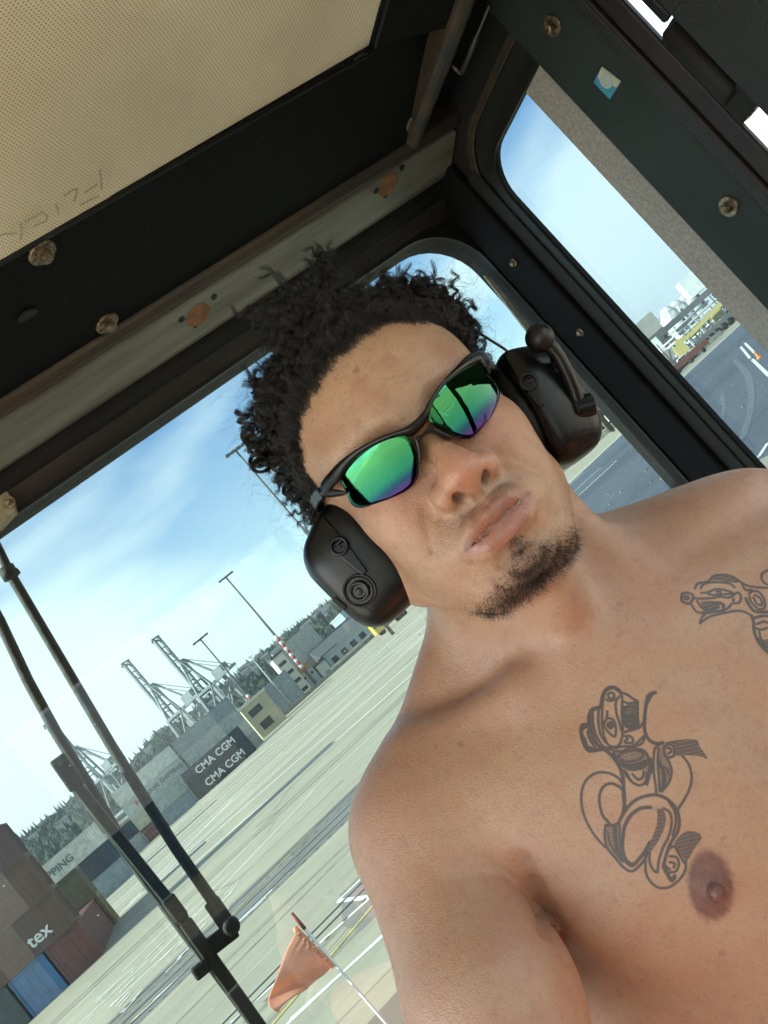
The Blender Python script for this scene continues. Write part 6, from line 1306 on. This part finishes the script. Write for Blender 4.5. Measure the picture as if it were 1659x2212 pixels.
for s in (-1, 1):
    bx = .035+s*.15
    f_ = lambda P, bx=bx: smin(cap(P, (bx, -1.05, .43), (bx, -1.13, .43), .056, .055), cap(P, (bx, -1.145, .42), (bx, -1.155, .56), .042, .038), .03)
    sdf_obj('boot', f_, (bx-.08, -1.21, .34), (bx+.08, -1.02, .63), .008, boot_m, person)
# ================================================================ sunglasses
blackp = mat('black_plastic', (.0035, .0038, .0048), rough=.30, spec=.38, bump=.0001, bump_scale=900)
blackm = mat('black_matt_plastic', (.004, .004, .0045), rough=.5, spec=.3)
def gz(x, y): return .1135-x*x/.092-(y-.004)**2/.16+.11*(y+.006)
def gpt(px, py, off=0.):
    o, d = hray(px, py); z = .10
    for _ in range(12): p = o+d*((z-o[2])/d[2]); z = gz(p[0], p[1])+off
    return o+d*((z-o[2])/d[2])
def R1(x, y): return 465.6+.5181*x, 501.4+.5181*y
def hroot(name, c, label, cat):
    o = bpy.data.objects.new(name, None); COL.objects.link(o); o.matrix_world = HM @ Matrix.Translation(c); o.empty_display_size = .02; tag(o, label, cat); return o
gc = np.array((0., 0., .09)); glasses = hroot('sunglasses', gc, 'wraparound half-rim sunglasses with green and purple mirrored lenses worn by the man', 'sunglasses')
lens_m = bpy.data.materials.new('mirror_lens'); lens_m.use_nodes = True; N = lens_m.node_tree.nodes; L = lens_m.node_tree.links; B = N['Principled BSDF']
B.inputs['Metallic'].default_value = 1.0; B.inputs['Roughness'].default_value = .035
tc = N.new('ShaderNodeTexCoord'); sp = N.new('ShaderNodeSeparateXYZ'); L.new(tc.outputs['Object'], sp.inputs[0])
mr = N.new('ShaderNodeMapRange'); mr.inputs['From Min'].default_value = -.030; mr.inputs['From Max'].default_value = .016; L.new(sp.outputs['Y'], mr.inputs[0])
lw = N.new('ShaderNodeLayerWeight'); lw.inputs['Blend'].default_value = .35
sub = N.new('ShaderNodeMath'); sub.operation = 'MULTIPLY_ADD'; sub.inputs[1].default_value = -.40; L.new(lw.outputs['Facing'], sub.inputs[0]); L.new(mr.outputs[0], sub.inputs[2])
cr = N.new('ShaderNodeValToRGB'); L.new(sub.outputs[0], cr.inputs[0]); e = cr.color_ramp.elements
e[0].position = 0.0; e[0].color = (.045, .02, .085, 1); e[1].position = 1.0; e[1].color = (.022, .14, .165, 1)
for p_, c_ in ((.04, (.035, .02, .09)), (.13, (.010, .036, .075)), (.24, (.012, .110, .072)), (.60, (.032, .145, .050))):
    q_ = cr.color_ramp.elements.new(p_); q_.color = (*c_, 1)
L.new(cr.outputs[0], B.inputs['Base Color'])
LL = [R1(*p) for p in [(520, 1040), (535, 1000), (580, 945), (640, 895), (700, 862), (765, 845), (800, 850), (822, 880), (840, 930), (846, 990), (838, 1035), (800, 1075), (740, 1105), (680, 1128), (620, 1148), (580, 1145), (553, 1115), (548, 1090)]]
LR = [R1(*p) for p in [(880, 760), (885, 735), (905, 690), (950, 630), (1000, 590), (1060, 555), (1105, 540), (1135, 575), (1165, 610), (1186, 650), (1182, 700), (1160, 750), (1125, 800), (1080, 850), (1050, 860), (1010, 855), (950, 825), (900, 795)]]
def lens(outl, name):
    ol = np.array([gpt(*p)[:2] for p in smooth_path(outl+[outl[0]], 4)[:-1]]); c = ol.mean(0); n = len(ol); m = MB(); m.smooth = True; P = []; ks = [0, .2, .4, .6, .78, .9, .97, 1.0]
    P = [(c[0], c[1], gz(*c))]
    for k in ks[1:]:
        for q in c+(ol-c)*k: P.append((q[0], q[1], gz(*q)-(.0006 if k == 1 else 0)))
    Fc = [(0, 1+i, 1+(i+1) % n) for i in range(n)]
    for a in range(len(ks)-2):
        for i in range(n): Fc.append((1+a*n+i, 1+(a+1)*n+i, 1+(a+1)*n+(i+1) % n, 1+a*n+(i+1) % n))
    b0 = len(P)
    for q in ol: P.append((q[0]*.995, q[1], gz(*q)-.0022))
    la = 1+(len(ks)-2)*n
    Fc += [(la+i, b0+i, b0+(i+1) % n, la+(i+1) % n) for i in range(n)]; P.append((c[0], c[1], gz(*c)-.002)); Fc += [(len(P)-1, b0+(i+1) % n, b0+i) for i in range(n)]
    m.add(np.array(P)-gc, Fc); return m.build(name, lens_m, glasses)
lens(LL, 'lens'); lens(LR, 'lens')
# rim: a bar over the top of both lenses, thick at the hinges
def band(top, bot, name, dz=.0036, n=4, back=.0045):
    T_ = smooth_path(top, n); B_ = smooth_path(bot, n); k = min(len(T_), len(B_)); T3 = np.array([gpt(*p) for p in T_[:k]]); B3 = np.array([gpt(*p) for p in B_[:k]])
    m = MB(); m.smooth = True; rows = []
    for t, b in zip(T3, B3):
        c = (t+b)/2; z = np.array((0, 0, 1.))
        rows.append([t+z*(-back), t+z*dz*.35, t+(b-t)*.25+z*dz, t+(b-t)*.75+z*dz, b+z*dz*.3, b-z*back])
    rows = [[p-gc for p in r] for r in rows]; nn = 6
    Vv = [p for r in rows for p in r]; Fc = [(i*nn+j, i*nn+(j+1) % nn, (i+1)*nn+(j+1) % nn, (i+1)*nn+j) for i in range(len(rows)-1) for j in range(nn)]+[tuple(range(nn)), tuple((len(rows)-1)*nn+j for j in range(nn))[::-1]]
    m.add(Vv, Fc); return m.build(name, blackp, glasses)
TOP = [R1(*p) for p in [(436, 1092), (440, 1050), (470, 1008), (520, 955), (590, 905), (680, 858), (760, 828), (815, 798), (860, 755), (895, 695), (940, 630), (1000, 565), (1050, 515), (1095, 494), (1130, 508), (1148, 545)]]
BOT = [R1(*p) for p in [(470, 1104), (492, 1060), (515, 1038), (545, 985), (605, 925), (690, 878), (770, 850), (830, 840), (885, 780), (905, 715), (950, 645), (1005, 595), (1060, 560), (1098, 543), (1118, 552), (1140, 585)]]
band(TOP, BOT, 'rim')
band([R1(*p) for p in [(436, 1092), (447, 1102), (500, 1100), (546, 1092)]], [R1(*p) for p in [(446, 1070), (470, 1070), (510, 1074), (548, 1082)]], 'hinge_block', dz=.003)
band([R1(*p) for p in [(1120, 520), (1140, 540), (1146, 570), (1144, 592)]], [R1(*p) for p in [(1100, 545), (1118, 560), (1128, 578), (1134, 592)]], 'hinge_block', dz=.003)
def rod(pts, r, name, m_=None, n=8): m = MB(); m.smooth = True; m.tube(np.array(pts)-gc, r, n); return m.build(name, m_ or blackp, glasses)
G = lambda x, y, o=0.: gpt(*R1(x, y), o)
band([R1(*p) for p in [(822, 845), (838, 850), (856, 846), (890, 812), (905, 800)]], [R1(*p) for p in [(828, 872), (846, 872), (872, 846), (900, 832), (912, 828)]], 'bridge', dz=.003)
band([R1(*p) for p in [(826, 860), (840, 900), (846, 940), (848, 968)]], [R1(*p) for p in [(850, 862), (856, 900), (858, 935), (860, 962)]], 'nose_arm', dz=.002)
band([R1(*p) for p in [(890, 812), (920, 820), (955, 838), (985, 852)]], [R1(*p) for p in [(888, 834), (915, 838), (950, 856), (982, 864)]], 'nose_arm', dz=.002)
for s, px in ((-1, (440, 1085)), (1, (1140, 555))):
    p0 = G(*px); m = MB(); m.smooth = False
    q = [p0+np.array((0, .0, -.001)), p0+np.array((s*.004, .001, -.012)), np.array((s*.0800, p0[1]*.8+.004, .02)), np.array((s*.0800, .002, -.02))]
    for a, b in zip(q[:-1], q[1:]): m.beam(a-gc, b-gc, .0035, .008, up=(0, 1, 0))
    m.build('temple_arm', blackp, glasses, bevel=.001)

# ================================================================ ear defenders
ear = hroot('ear_defenders', (0, 0.02, -.01), 'black ear defenders with round side cups and a boom microphone on his head', 'ear defenders'); ec = np.array((0, .02, -.01))
cupm = mat('satin_black_shell', (.0032, .0037, .0046), rough=.34, spec=.36, coat=.04, bump=.00012, bump_scale=1200)
cush = mat('ear_cushion', (.003, .003, .003), rough=.6, spec=.3)
def cupbuild(pa, pb, thick, outsgn, z0):
    # pa, pb: photo ends of the straight edge that lies along the face
    A_ = hz(*pa, z0); B_ = hz(*pb, z0); v = B_-A_; Lh = np.linalg.norm(v); v /= Lh; zf = np.array((-.28*outsgn*0, 0, 1.)); a = np.cross(v, zf)*1.0; a /= np.linalg.norm(a)
    if a[0]*outsgn < 0: a = -a
    w_ = np.cross(a, v); c = (A_+B_)/2+a*(thick*.5-.012)
    R = np.stack([a, v, w_], 1)
    def shell(P):
        q = (P-c) @ R; x = q[:, 0]/thick+.5                       # 0 at the face, 1 at the outside
        taper = 1-.26*np.clip(x, 0, 1)**2.6
        hv = Lh*.5*taper; hw = .040*taper; sh = -.006*np.clip(x, 0, 1)
        n_ = 3.6; rr = (np.abs((q[:, 1]+sh)/hv)**n_+np.abs(q[:, 2]/hw)**n_)**(1/n_); d1 = (rr-1)*.034
        d2 = np.abs(q[:, 0])-thick*.5
        return smax(d1, d2, .016).astype(np.float32)
    b = .08; lo = c-b; hi = c+b
    sdf_obj('cup', shell, lo, hi, .0017, cupm, ear, centre=ec, it=2)
    ci = c-a*(thick*.5+.002)
    def cus(P):
        q = (P-ci) @ R; r_ = np.sqrt((q[:, 1]/(Lh*.49))**2+(q[:, 2]/.040)**2); e = (r_-.78)*.040; return (np.sqrt(e*e+(q[:, 0]*1.0)**2)-.0062).astype(np.float32)
    sdf_obj('cushion', cus, lo, hi, .0022, cush, ear, centre=ec)
    return c, a, v, w_, shell
cL = cupbuild((706, 1088), (905, 1282), .058, -1, -.006)
cR = cupbuild((1080, 768), (1222, 1008), .049, 1, -.012)
def emb(px, py, f, off=.0): p = march(px, py, f, t0=.4); o, d = hray(px, py); n = normals_of(f, p[None])[0]; return p+n*off, n
def part(m, name, mm, parent=None, bevel=0): return m.build(name, mm, parent or ear, bevel=bevel)
def disc(px, py, f, r, h, name='pivot_button', slot=True):
    p, n = emb(px, py, f); m = MB(); m.smooth = True; m.lathe(p-ec, n, [(r*1.0, -.002), (r, h*.7), (r*.93, h), (r*.72, h), (r*.66, h*.45), (r*.3, h*.45)], 28); o_ = part(m, name, blackp, bevel=.0003)
    if slot:
        u = np.cross(n, (0, 0, 1.)); u /= np.linalg.norm(u); u = u*.8+np.cross(n, u)*.6; m = MB(); m.beam(p-ec+n*h*.62-u*r*.26, p-ec+n*h*.62+u*r*.26, r*.16, h*.3, up=n); m.build('slot', blackm, o_)
    return p, n
for (cc, bt, pts) in ((cL, (735, 1180), [(700, 1122), (735, 1180), (790, 1238)]), (cR, (1143, 826), [(1098, 768), (1143, 826), (1170, 878)])):
    f = cc[4]; P_ = [emb(*q, f, .0012) for q in pts]; m = MB()
    for (p, n), (q, n2), w0, w1 in ((P_[0], P_[1], .0035, .0105), (P_[1], P_[2], .0105, .004)):
        ax = (q-p)/np.linalg.norm(q-p); s = np.cross(n, ax); s /= np.linalg.norm(s)
        lo = [p-s*w0/2-n*.003, p+s*w0/2-n*.003, q+s*w1/2-n*.003, q-s*w1/2-n*.003]; hi = [p-s*w0/2+n*.0012, p+s*w0/2+n*.0012, q+s*w1/2+n*.0030, q-s*w1/2+n*.0030]; m.hexa([v-ec for v in lo], [v-ec for v in hi])
    part(m, 'bracket', blackp, bevel=.0006)
    disc(*bt, f, .0068, .0052)
# volume knob in its recess, press pad and battery clip on the near cup
f = cL[4]; p, n = emb(777, 1276, f); u = cL[2]; s = np.cross(n, u); m = MB(); m.smooth = True
m.lathe(p-ec, n, [(.0118, -.002), (.0118, .0012), (.0108, .0016), (.0100, .0004), (.0085, .0004)], 30); part(m, 'knob_ring', blackp)
m = MB(); m.smooth = True; m.lathe(p-ec, n, [(.0072, -.001), (.0072, .0035), (.0065, .0042), (.0050, .0040), (.0046, .0030), (.0025, .0030), (.0022, .0038)], 24); part(m, 'volume_knob', blackp, bevel=.0002)
a_, _ = emb(722, 1292, f); b_, _ = emb(748, 1314, f); m = MB(); m.beam(a_-ec, b_-ec, .004, .005, up=n); part(m, 'battery_clip', blackm, bevel=.0008)
a_, n1 = emb(757, 1283, f); b_, _ = emb(800, 1322, f); m = MB(); m.beam(a_-ec, b_-ec, .0016, .0012, up=n1); part(m, 'seam_strip', blackm)
# boom microphone
zk = .020; K = hz(1258, 876, zk); arm = [hz(1250, 880, zk), hz(1238, 838, .026), hz(1222, 800, .031), hz(1203, 765, .035), hz(1182, 740, .038)]
m = MB(); m.smooth = True; m.tube(smooth_path(np.array(arm)-ec, 5), np.interp(np.linspace(0, 1, 21), [0, .3, 1], [.0062, .0052, .0050]), 14); part(m, 'microphone_arm', blackp)
m = MB(); m.smooth = True; m.tube(smooth_path(np.array([hz(1236, 884, .004), hz(1212, 838, .010), hz(1200, 800, .020), hz(1196, 770, .030)])-ec, 5), .0028, 10); part(m, 'microphone_cable', blackm)
b = hz(1166, 730, .040); m = MB(); m.smooth = True; m.lathe(b-ec, (0, 1, 0), [(.0102*math.sin(t), -.0102*math.cos(t)) for t in np.linspace(.02, math.pi-.02, 18)], 28); part(m, 'microphone_windshield', mat('foam', (.004, .004, .005), rough=.42, spec=.4))
kd = hz(1282, 872, zk)-hz(1240, 884, zk); kd /= np.linalg.norm(kd); m = MB(); m.smooth = False; K0 = hz(1240, 884, zk)
prof = 18; ring = lambda c, r, k: None
ux = np.cross(kd, (0, 0, 1.)); ux /= np.linalg.norm(ux); uy = np.cross(kd, ux); Vv = []
for t in (0., .0135):
    for k in range(24):
        r = .0088 if k % 3 else .0078; a = 2*math.pi*k/24; Vv.append(K0-ec+kd*t+r*(ux*math.cos(a)+uy*math.sin(a)))
m.add(Vv, [(k, (k+1) % 24, 24+(k+1) % 24, 24+k) for k in range(24)]+[tuple(range(24))[::-1], tuple(range(24, 48))]); part(m, 'boom_joint', blackp, bevel=.0004)
# spring wire band round the back of the head
wire = mat('wire_steel', (.30, .28, .25), rough=.3, metal=1.)
for pts in ([(hz(703, 1122, .012)), hz(672, 1082, .006), hz(642, 1050, -.004), np.array((-.090, .075, -.03)), np.array((-.070, .105, -.045)), np.array((-.02, .128, -.05)), np.array((.04, .128, -.05)), np.array((.085, .09, -.04)), hz(1076, 745, .0), hz(1098, 768, .012)],):
    m = MB(); m.smooth = True; m.tube(smooth_path(np.array(pts)-ec, 6), .0011, 8); part(m, 'headband_wire', wire)
